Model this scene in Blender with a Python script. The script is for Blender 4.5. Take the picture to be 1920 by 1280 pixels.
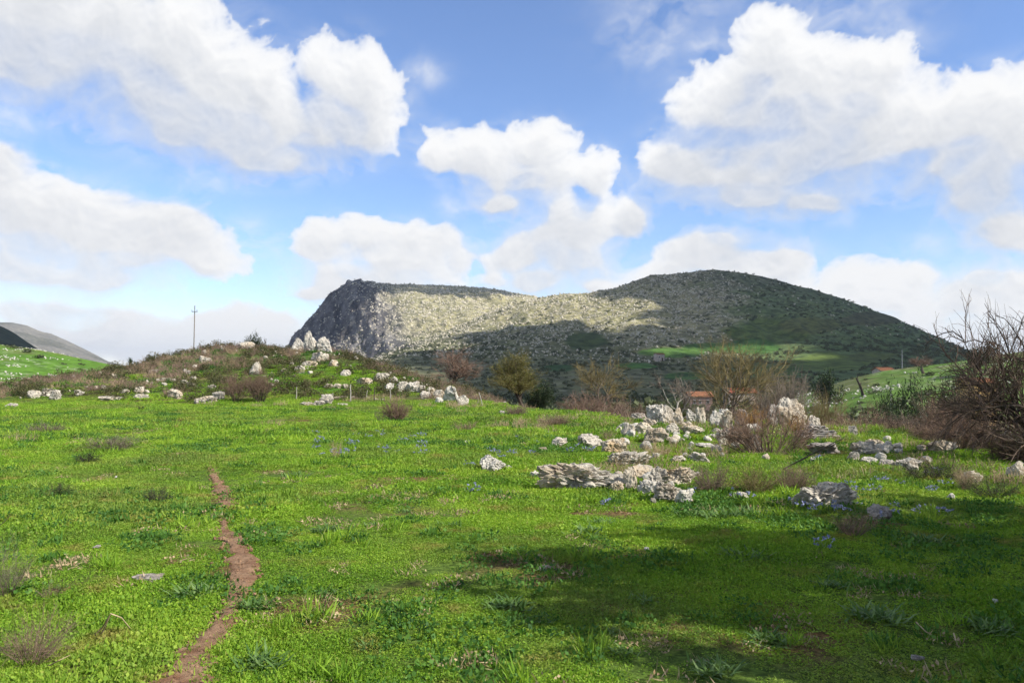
import bpy, bmesh, math, random
import numpy as np
from mathutils import Vector

# ------------------------------------------------------------------ scene, camera, sky, sun
scene = bpy.context.scene
for ob in list(bpy.data.objects):
    bpy.data.objects.remove(ob)
COL = scene.collection
R = math.radians

F = 1493.3                      # focal length in photo pixels (28 mm on a 36 mm sensor, 1920 px wide)
HORIZON = 690.0
PITCH = math.atan((HORIZON - 640.0) / F)
CAM_Z = 1.6
SKY_STRENGTH = 0.115
SUN_AZ, SUN_EL = 114.0, 38.0     # clockwise from the viewing direction (+Y)

cam_data = bpy.data.cameras.new('camera')
cam_data.lens = 28.0
cam_data.sensor_width = 36.0
cam_data.clip_start = 0.1
cam_data.clip_end = 30000.0
cam = bpy.data.objects.new('camera', cam_data)
cam.location = (0, 0, CAM_Z)
cam.rotation_euler = (R(90) + PITCH, 0, 0)
COL.objects.link(cam)
scene.camera = cam

SUN = Vector((math.sin(R(SUN_AZ)) * math.cos(R(SUN_EL)), math.cos(R(SUN_AZ)) * math.cos(R(SUN_EL)), math.sin(R(SUN_EL))))
sun_data = bpy.data.lights.new('sun', 'SUN')
sun_data.energy = 4.3
sun_data.angle = R(0.53)
sun_data.color = (1.0, 0.955, 0.875)
sun = bpy.data.objects.new('sun', sun_data)
sun.rotation_euler = SUN.to_track_quat('Z', 'Y').to_euler()
sun.location = (200, -50, 300)
COL.objects.link(sun)

vs = scene.view_settings
vs.view_transform = 'Standard'
vs.look = 'None'
vs.exposure = 0.78
vs.gamma = 1.0
vs.use_curve_mapping = False
scene.cycles.use_denoising = True
scene.cycles.max_bounces = 5
scene.cycles.diffuse_bounces = 2
scene.cycles.transmission_bounces = 3
scene.cycles.transparent_max_bounces = 6
scene.cycles.volume_bounces = 0
scene.cycles.use_adaptive_sampling = True
scene.cycles.adaptive_threshold = 0.02

CP, SP = math.cos(PITCH), math.sin(PITCH)


def ray(u, v):
    """world direction through photo pixel (u, v); scaled so that forward depth y = 1"""
    a, b = (u - 960.0) / F, (640.0 - v) / F
    y = CP - b * SP
    z = SP + b * CP
    return np.array([a / y, 1.0, z / y])


def project(x, y, z):
    zz = np.asarray(z) - CAM_Z
    d = np.asarray(y) * CP + zz * SP
    up = -np.asarray(y) * SP + zz * CP
    d = np.where(d < 0.05, 0.05, d)
    return 960.0 + F * np.asarray(x) / d, 640.0 - F * up / d


# ---- world: Nishita sky with fair-weather cumulus in fixed directions
CLOUD_BLOBS = [
    # upper left mass
    (60, 40, 210, 120), (230, 60, 170, 120), (20, 120, 130, 50), (340, 110, 110, 90), (420, 160, 120, 85), (330, 190, 130, 80),
    (500, 180, 70, 75), (640, 140, 75, 65), (690, 170, 75, 70), (670, 240, 90, 55), (560, 235, 120, 60), (440, 250, 150, 70),
    (330, 255, 70, 40), (500, 300, 120, 45), (780, 135, 67, 32, 0.7), (370, 345, 75, 35, 0.7), (10, 215, 60, 48, 0.7),
    # left, middle height
    (0, 330, 55, 65), (130, 385, 95, 48), (40, 400, 90, 50), (250, 420, 110, 45), (340, 440, 80, 50), (100, 460, 150, 70),
    (230, 470, 170, 55), (400, 490, 55, 32), (40, 510, 130, 45), (160, 520, 130, 35), (490, 450, 78, 44, 0.45), (92, 306, 33, 12, 0.7),
    # low left
    (60, 590, 120, 42), (180, 595, 110, 42), (260, 640, 130, 45), (120, 650, 160, 45), (330, 568, 51, 32, 0.45), (430, 610, 85, 42),
    (520, 610, 70, 38), (470, 655, 160, 50),
    # behind the flat summit
    (610, 455, 62, 42), (700, 440, 75, 36), (800, 455, 75, 42), (640, 520, 90, 45), (760, 510, 120, 55), (850, 490, 30, 25), (590, 545, 50, 25),
    # middle
    (835, 290, 48, 45), (900, 290, 85, 52), (1010, 270, 62, 48), (980, 340, 95, 40), (1040, 330, 60, 45), (1120, 325, 50, 45),
    (850, 395, 42, 35, 0.7), (940, 385, 60, 30), (1110, 415, 85, 45), (1190, 400, 40, 38), (980, 480, 90, 42), (1010, 530, 110, 40),
    (1050, 450, 70, 40), (920, 525, 40, 22), (1140, 540, 60, 16),
    # top, middle right
    (1260, 20, 142, 99, 0.45), (1200, 65, 82, 67, 0.45), (1230, 100, 60, 44, 0.45), (1330, 90, 63, 48, 0.7),
    (1560, 20, 195, 67, 0.45), (1660, 60, 105, 57, 0.45), 
    # large cloud on the right
    (1460, 80, 58, 62), (1430, 140, 85, 65), (1540, 120, 95, 58), (1650, 115, 65, 45), (1370, 200, 90, 62), (1290, 190, 45, 40), (1480, 200, 150, 85),
    (1600, 190, 90, 70), (1260, 290, 65, 52), (1340, 310, 120, 68), (1470, 310, 150, 75), (1600, 270, 150, 70), (1740, 240, 120, 70),
    (1850, 200, 90, 58), (1900, 260, 90, 80), (1800, 310, 100, 50), (1850, 360, 90, 60), (1520, 385, 90, 32), (1400, 370, 110, 32), (1890, 430, 80, 45),
    (1930, 150, 75, 48, 0.7), (1720, 465, 63, 41, 0.45),
    # low right
    (1310, 475, 85, 38), (1350, 460, 65, 28), (1470, 490, 60, 36), (1400, 510, 120, 38), (1250, 500, 42, 20), (1620, 525, 90, 38), (1700, 520, 50, 28),
    (1560, 560, 110, 42), (1680, 570, 100, 34), (1840, 530, 62, 36), (1910, 540, 60, 45), (1770, 590, 70, 36), (1860, 600, 120, 50), (1800, 640, 110, 35),
    # fill
    (1080, 485, 85, 48), (1060, 400, 60, 40), (600, 205, 55, 50), (30, 640, 110, 35), (1790, 625, 95, 40), (1700, 610, 70, 30), (1950, 640, 90, 50), (1250, 520, 90, 25),
]


class NT:
    """small helper to write node trees"""

    def __init__(self, tree):
        self.t = tree
        self.n = tree.nodes
        self.l = tree.links

    def node(self, kind, ins=None, **props):
        nd = self.n.new(kind)
        for k, v in props.items():
            setattr(nd, k, v)
        for k, v in (ins or {}).items():
            self.put(nd.inputs[k], v)
        return nd

    def put(self, sock, v):
        if isinstance(v, bpy.types.NodeSocket):
            self.l.new(v, sock)
        elif isinstance(v, bpy.types.Node):
            self.l.new(v.outputs[0], sock)
        else:
            sock.default_value = v

    def math(self, op, a, b=None, c=None, clamp=False):
        nd = self.n.new('ShaderNodeMath')
        nd.operation = op
        nd.use_clamp = clamp
        for i, v in enumerate((a, b, c)):
            if v is not None:
                self.put(nd.inputs[i], v)
        return nd.outputs[0]

    def vmath(self, op, a, b=None, c=None):
        nd = self.n.new('ShaderNodeVectorMath')
        nd.operation = op
        for i, v in enumerate((a, b, c)):
            if v is not None:
                self.put(nd.inputs[i], v)
        return nd.outputs['Value'] if op in ('LENGTH', 'DOT_PRODUCT', 'DISTANCE') else nd.outputs[0]

    def ramp(self, v, a, b, lo=0.0, hi=1.0, smooth=True):
        nd = self.n.new('ShaderNodeMapRange')
        nd.interpolation_type = 'SMOOTHSTEP' if smooth else 'LINEAR'
        for i, x in enumerate((v, a, b, lo, hi)):
            self.put(nd.inputs[i], x)
        return nd.outputs[0]

    def mix(self, f, a, b, mode='MIX'):
        nd = self.n.new('ShaderNodeMix')
        nd.data_type = 'RGBA'
        nd.blend_type = mode
        self.put(nd.inputs[0], f)
        for i, v in ((6, a), (7, b)):
            if isinstance(v, (tuple, list)):
                v = (*v[:3], 1.0)
            self.put(nd.inputs[i], v)
        return nd.outputs[2]

    def noise(self, vec, scale, detail=4.0, rough=0.55, dist=0.0, out='Fac'):
        nd = self.n.new('ShaderNodeTexNoise')
        self.put(nd.inputs['Vector'], vec)
        self.put(nd.inputs['Scale'], scale)
        nd.inputs['Detail'].default_value = detail
        nd.inputs['Roughness'].default_value = rough
        nd.inputs['Distortion'].default_value = dist
        return nd.outputs[out]


CLOUD_LIGHT = 0.58


def cloud_shade(t, d1, d2, broad):
    """cover and colour of a cloud lit from above: d1 density here, d2 density a little nearer the light, broad the slope of the whole cloud"""
    slope = t.math('SUBTRACT', d1, d2)
    soft = t.ramp(broad, -0.30, 0.25, 0.95, 0.13)
    alpha = t.math('MULTIPLY', t.ramp(d1, -0.14, soft), 0.98)
    body = t.ramp(t.math('ADD', t.math('ADD', t.math('MULTIPLY', slope, 0.75), t.math('MULTIPLY', broad, 0.55)), t.math('MULTIPLY', d1, -0.15)), -0.62, 0.12)
    crown = t.ramp(slope, 0.02, 0.50)
    colr = t.mix(body, (0.53, 0.575, 0.66), (0.84, 0.855, 0.885))
    colr = t.mix(crown, colr, (1.02, 1.02, 1.02))
    return alpha, colr


LIGHTWARD = (0.018, 0.0, 0.050)
LIGHTWARD_FINE = (0.010, 0.0, 0.026)


def billow(t, dr, amount=1.45, detail=6.0):
    return t.math('MULTIPLY', t.math('SUBTRACT', t.noise(dr, 20.0, detail, 0.58, 0.0), 0.5), amount)


def make_world():
    wd = bpy.data.worlds.new('World')
    scene.world = wd
    wd.use_nodes = True
    t = NT(wd.node_tree)
    t.n.clear()
    sky = t.node('ShaderNodeTexSky', sky_type='NISHITA')
    sky.sun_disc = False
    sky.sun_elevation = R(SUN_EL)
    sky.sun_rotation = R(SUN_AZ)
    sky.altitude = 300
    sky.air_density = 1.0
    sky.dust_density = 0.0
    sky.ozone_density = 4.5
    bg = t.node('ShaderNodeBackground', {0: t.mix(1.0, sky.outputs[0], (1.0, 0.96, 1.03), 'MULTIPLY'), 1: SKY_STRENGTH})
    d = t.node('ShaderNodeTexCoord').outputs['Generated']
    up = t.vmath('NORMALIZE', t.vmath('ADD', d, LIGHTWARD))

    # clouds of the same cover all round, beyond the ones built below
    def density(dr):
        s = t.node('ShaderNodeSeparateXYZ', {0: dr})
        az = t.math('ARCTAN2', s.outputs[0], s.outputs[1])
        free = t.math('MULTIPLY', t.math('SUBTRACT', t.noise(t.vmath('MULTIPLY', dr, (1.0, 1.0, 1.9)), 2.6, 3.0, 0.5), 0.50), 6.0)
        beyond = t.math('MAXIMUM', t.ramp(t.math('ABSOLUTE', az), 0.66, 0.80), t.ramp(s.outputs[2], 0.46, 0.57))
        free = t.math('SUBTRACT', free, t.math('MULTIPLY', t.math('SUBTRACT', 1.0, beyond), 6.0))
        return t.math('ADD', t.math('MINIMUM', free, 0.8), billow(t, dr, 1.45, 3.0))

    da, db = density(d), density(up)
    alpha, colr = cloud_shade(t, da, db, t.math('SUBTRACT', da, db))
    cbg = t.node('ShaderNodeBackground', {0: colr, 1: CLOUD_LIGHT})
    sh = t.node('ShaderNodeMixShader', {0: alpha, 1: bg.outputs[0], 2: cbg.outputs[0]}).outputs[0]
    out = t.node('ShaderNodeOutputWorld')
    t.put(out.inputs[0], sh)
    wd.cycles.sampling_method = 'MANUAL'
    wd.cycles.sample_map_resolution = 512


make_world()

# ------------------------------------------------------------------ numpy noise


def _hash(ix, iy, iz, seed):
    h = (ix.astype(np.uint32) * np.uint32(374761393) + iy.astype(np.uint32) * np.uint32(668265263)
         + iz.astype(np.uint32) * np.uint32(2246822519) + np.uint32(seed) * np.uint32(3266489917))
    h = (h ^ (h >> np.uint32(13))) * np.uint32(1274126177)
    h = h ^ (h >> np.uint32(16))
    return (h & np.uint32(0xFFFFFF)).astype(np.float64) / float(0x1000000)


def vnoise(x, y, z=None, seed=0):
    x = np.asarray(x, float)
    y = np.asarray(y, float)
    z = np.zeros_like(x) if z is None else np.asarray(z, float)
    ix, iy, iz = np.floor(x).astype(np.int64), np.floor(y).astype(np.int64), np.floor(z).astype(np.int64)
    fx, fy, fz = x - ix, y - iy, z - iz
    fx, fy, fz = (t * t * t * (t * (t * 6 - 15) + 10) for t in (fx, fy, fz))
    o = 0.0
    for dx in (0, 1):
        for dy in (0, 1):
            for dz in (0, 1):
                wgt = (fx if dx else 1 - fx) * (fy if dy else 1 - fy) * (fz if dz else 1 - fz)
                o = o + wgt * _hash((ix + dx) & 0xFFFFFF, (iy + dy) & 0xFFFFFF, (iz + dz) & 0xFFFFFF, seed)
    return o


def fbm(x, y, z=None, octaves=4, seed=0, gain=0.5):
    s, a, tot = 0.0, 1.0, 0.0
    x, y = np.asarray(x, float), np.asarray(y, float)
    z = None if z is None else np.asarray(z, float)
    for k in range(octaves):
        s = s + a * vnoise(x, y, z, seed + 17 * k)
        tot += a
        a *= gain
        x, y = x * 2.03 + 11.3, y * 2.03 + 5.7
        z = None if z is None else z * 2.03 + 3.1
    return s / tot - 0.5            # about -0.4 .. 0.4


def sstep(a, b, x):
    t = np.clip((np.asarray(x, float) - a) / (b - a), 0, 1)
    return t * t * (3 - 2 * t)


# ------------------------------------------------------------------ mesh helpers


def mesh_np(name, V, faces):
    """faces: list of (n, k) int arrays"""
    V = np.asarray(V, np.float32)
    me = bpy.data.meshes.new(name)
    me.vertices.add(len(V))
    me.vertices.foreach_set('co', V.ravel())
    faces = [np.asarray(f, np.int32) for f in faces if len(f)]
    if not faces:
        me.update()
        return me
    nl = sum(f.size for f in faces)
    npol = sum(len(f) for f in faces)
    me.loops.add(nl)
    me.polygons.add(npol)
    me.loops.foreach_set('vertex_index', np.concatenate([f.ravel() for f in faces]))
    tot = np.concatenate([np.full(len(f), f.shape[1], np.int32) for f in faces])
    start = np.concatenate([[0], np.cumsum(tot)[:-1]]).astype(np.int32)
    me.polygons.foreach_set('loop_start', start)
    me.polygons.foreach_set('loop_total', tot)
    me.update(calc_edges=True)
    return me


class Geo:
    def __init__(self):
        self.V, self.F, self.n = [], [], 0

    def add(self, V, *faces):
        V = np.asarray(V, float).reshape(-1, 3)
        self.V.append(V)
        for f in faces:
            f = np.asarray(f)
            if len(f):
                self.F.append(f + self.n)
        self.n += len(V)
        return self

    def box(self, c, s, rz=0.0):
        x, y, z = (np.array(s, float) / 2)
        v = np.array([[-x, -y, -z], [x, -y, -z], [x, y, -z], [-x, y, -z], [-x, -y, z], [x, -y, z], [x, y, z], [-x, y, z]])
        ca, sa = math.cos(rz), math.sin(rz)
        v = np.stack([v[:, 0] * ca - v[:, 1] * sa, v[:, 0] * sa + v[:, 1] * ca, v[:, 2]], 1) + np.array(c, float)
        return self.add(v, [[0, 3, 2, 1], [4, 5, 6, 7], [0, 1, 5, 4], [1, 2, 6, 5], [2, 3, 7, 6], [3, 0, 4, 7]])

    def mesh(self, name, mat=None, smooth=False):
        V = np.concatenate(self.V) if self.V else np.zeros((0, 3))
        me = mesh_np(name, V, self.F)
        if mat:
            me.materials.append(mat)
        me.polygons.foreach_set('use_smooth', np.full(len(me.polygons), smooth))
        return me


def unit(a):
    return a / np.maximum(np.linalg.norm(a, axis=-1, keepdims=True), 1e-9)


def tubes(geo, P, Rad, sides=3):
    """P (B, n, 3), Rad (B, n): tapered tubes"""
    B, n, _ = P.shape
    if B == 0:
        return
    T = np.empty_like(P)
    T[:, 1:-1] = P[:, 2:] - P[:, :-2]
    T[:, 0] = P[:, 1] - P[:, 0]
    T[:, -1] = P[:, -1] - P[:, -2]
    T = unit(T)
    ref = np.where(np.abs(T[:, :1, 2:3]) > 0.9, np.array([1.0, 0, 0]), np.array([0.0, 0, 1.0]))
    ref = np.broadcast_to(ref, T.shape)
    A = unit(np.cross(T, ref))
    Bn = np.cross(T, A)
    ang = np.arange(sides) * 2 * math.pi / sides
    V = P[:, :, None] + Rad[:, :, None, None] * (A[:, :, None] * np.cos(ang)[None, None, :, None] + Bn[:, :, None] * np.sin(ang)[None, None, :, None])
    idx = np.arange(B * n * sides).reshape(B, n, sides)
    a = idx[:, :-1]
    b = idx[:, 1:]
    f = np.stack([a, np.roll(a, -1, 2), np.roll(b, -1, 2), b], -1).reshape(-1, 4)
    geo.add(V.reshape(-1, 3), f)


def grow(rng, start, d, length, n, jitter, trop):
    """B curved paths of n points"""
    B = len(start)
    d = unit(np.asarray(d, float))
    P = np.empty((B, n, 3))
    P[:, 0] = start
    st = (np.asarray(length, float) / (n - 1))[:, None]
    for i in range(1, n):
        d = unit(d + jitter * rng.normal(size=(B, 3)) + np.asarray(trop))
        P[:, i] = P[:, i - 1] + d * st
    return P


def offshoots(rng, P, k, t0, t1, angle, spread=0.25):
    """k starting points and directions on each path"""
    B, n, _ = P.shape
    t = rng.uniform(t0, t1, (B, k)) * (n - 1)
    i = np.minimum(t.astype(int), n - 2)
    f = (t - i)[..., None]
    b = np.arange(B)[:, None]
    p = P[b, i] * (1 - f) + P[b, i + 1] * f
    td = unit(P[b, i + 1] - P[b, i])
    perp = unit(np.cross(td, rng.normal(size=td.shape)))
    a = angle + rng.normal(size=(B, k, 1)) * spread
    d = td * np.cos(a) + perp * np.sin(a)
    return p.reshape(-1, 3), d.reshape(-1, 3), (t / (n - 1)).reshape(-1)


def leaf_quads(geo, rng, C, size, aspect=0.45, up=0.0, axis=None, fold=True):
    """small leaf shaped quads (a kite) at C"""
    m = len(C)
    if m == 0:
        return
    size = np.broadcast_to(np.asarray(size, float), (m,))
    ax = rng.normal(size=(m, 3)) if axis is None else np.asarray(axis) + rng.normal(size=(m, 3)) * 0.4
    ax[:, 2] += up
    ax = unit(ax)
    sd = unit(np.cross(ax, rng.normal(size=(m, 3))))
    s = size[:, None]
    V = np.stack([C, C + ax * s * 0.5 + sd * s * aspect * 0.5, C + ax * s, C + ax * s * 0.5 - sd * s * aspect * 0.5], 1).reshape(-1, 3)
    i = np.arange(m)[:, None] * 4 + np.arange(4)
    geo.add(V, i)


# ------------------------------------------------------------------ objects


def obj(name, me, parent=None, loc=None, rz=None):
    o = bpy.data.objects.new(name, me)
    COL.objects.link(o)
    if parent is not None:
        o.parent = parent
    if loc is not None:
        o.location = tuple(float(c) for c in loc)
    if rz is not None:
        o.rotation_euler = (0, 0, float(rz))
    return o


def tag(o, label=None, cat=None, group=None, kind=None):
    for k, v in (('label', label), ('category', cat), ('group', group), ('kind', kind)):
        if v:
            o[k] = v
    return o


def thing(name, label, cat, loc, rz=0.0, group=None):
    return tag(obj(name, None, None, loc, rz), label, cat, group)


# ------------------------------------------------------------------ materials


def new_mat(name):
    m = bpy.data.materials.new(name)
    m.use_nodes = True
    t = NT(m.node_tree)
    t.n.clear()
    out = t.node('ShaderNodeOutputMaterial')
    return m, t, out


def principled(t, out, color, rough=0.9, normal=None, spec=0.2):
    p = t.node('ShaderNodeBsdfPrincipled')
    t.put(p.inputs['Base Color'], (*color[:3], 1.0) if isinstance(color, (tuple, list)) else color)
    t.put(p.inputs['Roughness'], rough)
    p.inputs['Specular IOR Level'].default_value = spec
    if normal is not None:
        t.put(p.inputs['Normal'], normal)
    t.put(out.inputs[0], p.outputs[0])
    return p


def bump(t, h, strength=0.5, dist=0.05):
    nd = t.node('ShaderNodeBump', {'Height': h, 'Strength': strength, 'Distance': dist})
    return nd.outputs[0]


def mat_limestone(name, pale=(0.54, 0.485, 0.395), grey=(0.27, 0.24, 0.20), warm=(0.42, 0.27, 0.12), scale=1.0, warmth=0.45, pits=1.0):
    m, t, out = new_mat(name)
    geo = t.node('ShaderNodeNewGeometry')
    p = geo.outputs['Position']
    n1 = t.noise(p, 3.0 * scale, 6, 0.66)
    n2 = t.noise(p, 11.0 * scale, 6, 0.70, 0.6)
    n3 = t.noise(p, 1.3 * scale, 4, 0.55)
    c = t.mix(t.ramp(n1, 0.47, 0.64), pale, grey)
    c = t.mix(t.ramp(n2, 0.54, 0.66, 0.0, 0.80 * pits), c, (0.075, 0.066, 0.054))
    c = t.mix(t.ramp(n3, 0.50, 0.64, 0.0, warmth), c, warm)
    n4 = t.noise(p, 45 * scale, 3, 0.6)
    c = t.mix(t.ramp(n4, 0.35, 0.7, 0.0, 0.35), c, (0.60, 0.56, 0.48))
    h = t.math('ADD', t.math('MULTIPLY', n2, -1.0), t.math('MULTIPLY', n4, 0.3))
    principled(t, out, c, 0.95, bump(t, h, 0.7, 0.10 / scale), 0.1)
    return m


def mat_bark(name, a, b, scale=8.0):
    m, t, out = new_mat(name)
    p = t.node('ShaderNodeNewGeometry').outputs['Position']
    n = t.noise(p, scale, 4, 0.6)
    rnd = t.node('ShaderNodeNewGeometry').outputs['Random Per Island']
    f = t.math('ADD', t.math('MULTIPLY', n, 0.6), t.math('MULTIPLY', rnd, 0.4))
    principled(t, out, t.mix(t.ramp(f, 0.25, 0.72), a, b), 0.95, None, 0.1)
    return m


def mat_leaf(name, cols, patch=0.6, trans=0.35, patch_scale=0.5, dry=None, dry_amt=0.0, rough=0.6, spec=0.25, dull=None):
    """leaf colour varies from leaf to leaf and from patch to patch; light passes through"""
    m, t, out = new_mat(name)
    g = t.node('ShaderNodeNewGeometry')
    p = g.outputs['Position']
    rnd = g.outputs['Random Per Island']
    n = t.noise(p, patch_scale, 4, 0.55)
    f = t.math('ADD', t.math('MULTIPLY', rnd, 1 - patch), t.math('MULTIPLY', t.ramp(n, 0.32, 0.68, smooth=False), patch))
    c = t.mix(t.ramp(f, 0.15, 0.5), cols[0], cols[1])
    c = t.mix(t.ramp(f, 0.5, 0.9), c, cols[2])
    if dull:
        n5 = t.noise(p, patch_scale * 0.35, 4, 0.6)
        c = t.mix(t.ramp(n5, 0.45, 0.68, 0.0, 0.6), c, dull)
    if dry:
        n2 = t.noise(p, patch_scale * 2.3, 4, 0.6)
        df = t.math('ADD', t.ramp(n2, 0.54, 0.72), t.math('MULTIPLY', t.math('GREATER_THAN', t.math('FRACT', t.math('MULTIPLY', rnd, 37.0)), 0.93), 0.6))
        c = t.mix(t.math('MULTIPLY', df, dry_amt, clamp=True), c, dry)
    b = t.node('ShaderNodeBsdfPrincipled')
    t.put(b.inputs['Base Color'], c)
    b.inputs['Roughness'].default_value = rough
    b.inputs['Specular IOR Level'].default_value = spec
    tr = t.node('ShaderNodeBsdfTranslucent')
    t.put(tr.inputs[0], t.mix(1.0, c, (1.0, 1.0, 0.55), 'MULTIPLY'))
    mx = t.node('ShaderNodeMixShader', {0: trans, 1: b.outputs[0], 2: tr.outputs[0]})
    t.put(out.inputs[0], mx.outputs[0])
    return m


def mat_plain(name, col, rough=0.8, var=0.25, scale=6.0):
    m, t, out = new_mat(name)
    p = t.node('ShaderNodeNewGeometry').outputs['Position']
    n = t.noise(p, scale, 5, 0.6)
    c = t.mix(t.ramp(n, 0.3, 0.7), tuple(x * (1 - var) for x in col), tuple(min(1, x * (1 + var)) for x in col))
    principled(t, out, c, rough, None, 0.2)
    return m


def mat_land(name, speck=None, speck_scale=0.2, speck_amt=0.5, fine=0.6, fine_scale=1.0, dist=2.0):
    """land cover colour from the vertex attribute, broken up by fine noise"""
    m, t, out = new_mat(name)
    p = t.node('ShaderNodeNewGeometry').outputs['Position']
    at = t.node('ShaderNodeAttribute', attribute_name='cover')
    c = at.outputs['Color']
    n = t.noise(p, fine_scale, 6, 0.65)
    lo = t.mix(1.0, c, (0.45, 0.47, 0.5), 'MULTIPLY')
    hi = t.mix(1.0, c, (1.6, 1.55, 1.45), 'MULTIPLY')
    cc = t.mix(t.ramp(n, 0.34, 0.66), lo, hi)
    c = t.mix(fine, c, cc)
    if speck:
        n2 = t.noise(p, speck_scale, 5, 0.7, 0.4)
        k = t.math('MULTIPLY', t.ramp(n2, 0.52, 0.62), at.outputs['Alpha'])
        c = t.mix(t.math('MULTIPLY', k, speck_amt), c, speck)
    principled(t, out, c, 0.95, bump(t, n, 0.6, dist), 0.05)
    return m


M = {}
M['rock'] = mat_limestone('limestone')
M['rock_pale'] = mat_limestone('pale_limestone', (0.61, 0.565, 0.485), (0.35, 0.325, 0.285), warmth=0.25, scale=0.8, pits=0.75)
M['rock_warm'] = mat_limestone('warm_limestone', (0.60, 0.52, 0.40), (0.32, 0.27, 0.20), (0.45, 0.28, 0.11), warmth=0.75)
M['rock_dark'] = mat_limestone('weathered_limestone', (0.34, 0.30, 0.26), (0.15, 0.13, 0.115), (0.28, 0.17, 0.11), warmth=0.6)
M['rock_far'] = mat_limestone('far_limestone', (0.60, 0.54, 0.42), (0.42, 0.38, 0.29), scale=0.12, warmth=0.2, pits=0.3)
M['rock_white'] = mat_limestone('bleached_limestone', (0.60, 0.57, 0.50), (0.42, 0.40, 0.34), scale=0.3, warmth=0.1, pits=0.4)
M['land'] = mat_land('ground_cover', fine=0.9, fine_scale=22.0, dist=0.03)
M['hill'] = mat_land('hill_cover', (0.45, 0.43, 0.36), 0.5, 0.5, fine_scale=0.35, dist=0.4)
M['mount'] = mat_land('mountain_cover', (0.52, 0.47, 0.35), 0.16, 0.8, fine=0.8, fine_scale=0.11, dist=2.5)
def mat_soil():
    m, t, out = new_mat('reddish_soil')
    p = t.node('ShaderNodeNewGeometry').outputs['Position']
    a, b, c3 = t.noise(p, 4.0, 5, 0.65), t.noise(p, 19.0, 6, 0.7), t.noise(p, 70.0, 4, 0.7)
    c = t.mix(t.ramp(a, 0.38, 0.62), (0.20, 0.105, 0.060), (0.31, 0.195, 0.118))
    c = t.mix(t.ramp(b, 0.48, 0.66, 0.0, 0.75), c, (0.105, 0.058, 0.034))
    c = t.mix(t.ramp(c3, 0.52, 0.7, 0.0, 0.6), c, (0.36, 0.25, 0.16))
    principled(t, out, c, 0.95, bump(t, t.math('ADD', b, c3), 0.8, 0.02), 0.1)
    return m


M['soil'] = mat_soil()
M['cloud'] = mat_plain('cloud_white', (0.85, 0.85, 0.86), 1.0, 0.03, 0.01)
M['bark_red'] = mat_bark('russet_twigs', (0.11, 0.066, 0.046), (0.27, 0.185, 0.135))
M['bark_grey'] = mat_bark('grey_brown_twigs', (0.10, 0.078, 0.06), (0.26, 0.215, 0.165))
M['bark_dark'] = mat_bark('dark_bark', (0.028, 0.022, 0.018), (0.10, 0.078, 0.062))
M['bark_brown'] = mat_bark('dark_brown_twigs', (0.05, 0.035, 0.027), (0.17, 0.12, 0.092))
M['bark_olive'] = mat_bark('olive_brown_twigs', (0.10, 0.08, 0.035), (0.25, 0.20, 0.09))
M['bark_pale'] = mat_bark('bleached_bark', (0.22, 0.20, 0.165), (0.44, 0.41, 0.35))
M['dry_orange'] = mat_bark('orange_dry_fern', (0.22, 0.10, 0.03), (0.42, 0.24, 0.08))
M['dry_straw'] = mat_bark('dry_straw', (0.24, 0.16, 0.09), (0.46, 0.36, 0.22))
M['dry_mauve'] = mat_bark('dry_mauve_stalks', (0.13, 0.085, 0.06), (0.28, 0.20, 0.15))
M['grass'] = mat_leaf('meadow_grass', ((0.095, 0.205, 0.020), (0.215, 0.380, 0.030), (0.38, 0.53, 0.055)), 0.5, 0.42, 0.75, (0.36, 0.26, 0.09), 0.6, dull=(0.20, 0.24, 0.07))
M['weed'] = mat_leaf('meadow_weeds', ((0.04, 0.11, 0.02), (0.078, 0.185, 0.028), (0.14, 0.27, 0.045)), 0.4, 0.35, 0.9)
M['squill'] = mat_leaf('grey_green_leaves', ((0.06, 0.13, 0.028), (0.11, 0.20, 0.045), (0.20, 0.29, 0.10)), 0.3, 0.3, 1.0, rough=0.55, spec=0.25)
M['dark_leaf'] = mat_leaf('dark_evergreen_leaves', ((0.012, 0.026, 0.008), (0.024, 0.046, 0.013), (0.045, 0.075, 0.02)), 0.4, 0.2, 0.6)
M['olive_leaf'] = mat_leaf('olive_yellow_leaves', ((0.075, 0.075, 0.02), (0.14, 0.135, 0.035), (0.21, 0.19, 0.06)), 0.4, 0.3, 0.8)
M['shrub_leaf'] = mat_leaf('dull_shrub_leaves', ((0.05, 0.058, 0.02), (0.09, 0.088, 0.035), (0.15, 0.12, 0.06)), 0.4, 0.25, 0.8)
M['scrub_far'] = mat_leaf('hillside_scrub', ((0.060, 0.074, 0.032), (0.088, 0.105, 0.046), (0.125, 0.14, 0.068)), 0.6, 0.2, 0.02)
M['iris'] = mat_leaf('blue_iris_petals', ((0.16, 0.18, 0.36), (0.25, 0.27, 0.46), (0.38, 0.40, 0.58)), 0.2, 0.3, 2.0)
M['wood_pole'] = mat_bark('weathered_pole_wood', (0.10, 0.085, 0.07), (0.24, 0.21, 0.18))
M['metal'] = mat_plain('galvanised_metal', (0.25, 0.25, 0.26), 0.5, 0.1)

# ------------------------------------------------------------------ the lie of the land
EDGE = np.array([(-400, 110), (-80, 78), (-25, 74), (-8, 64), (-3.2, 50), (-2.0, 38.5), (0.9, 29.5), (3.2, 25), (6.8, 23), (9.6, 19.5), (10.6, 15), (10.4, 9.5), (12, 2), (17, -14), (30, -60), (60, -300)], float)


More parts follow.
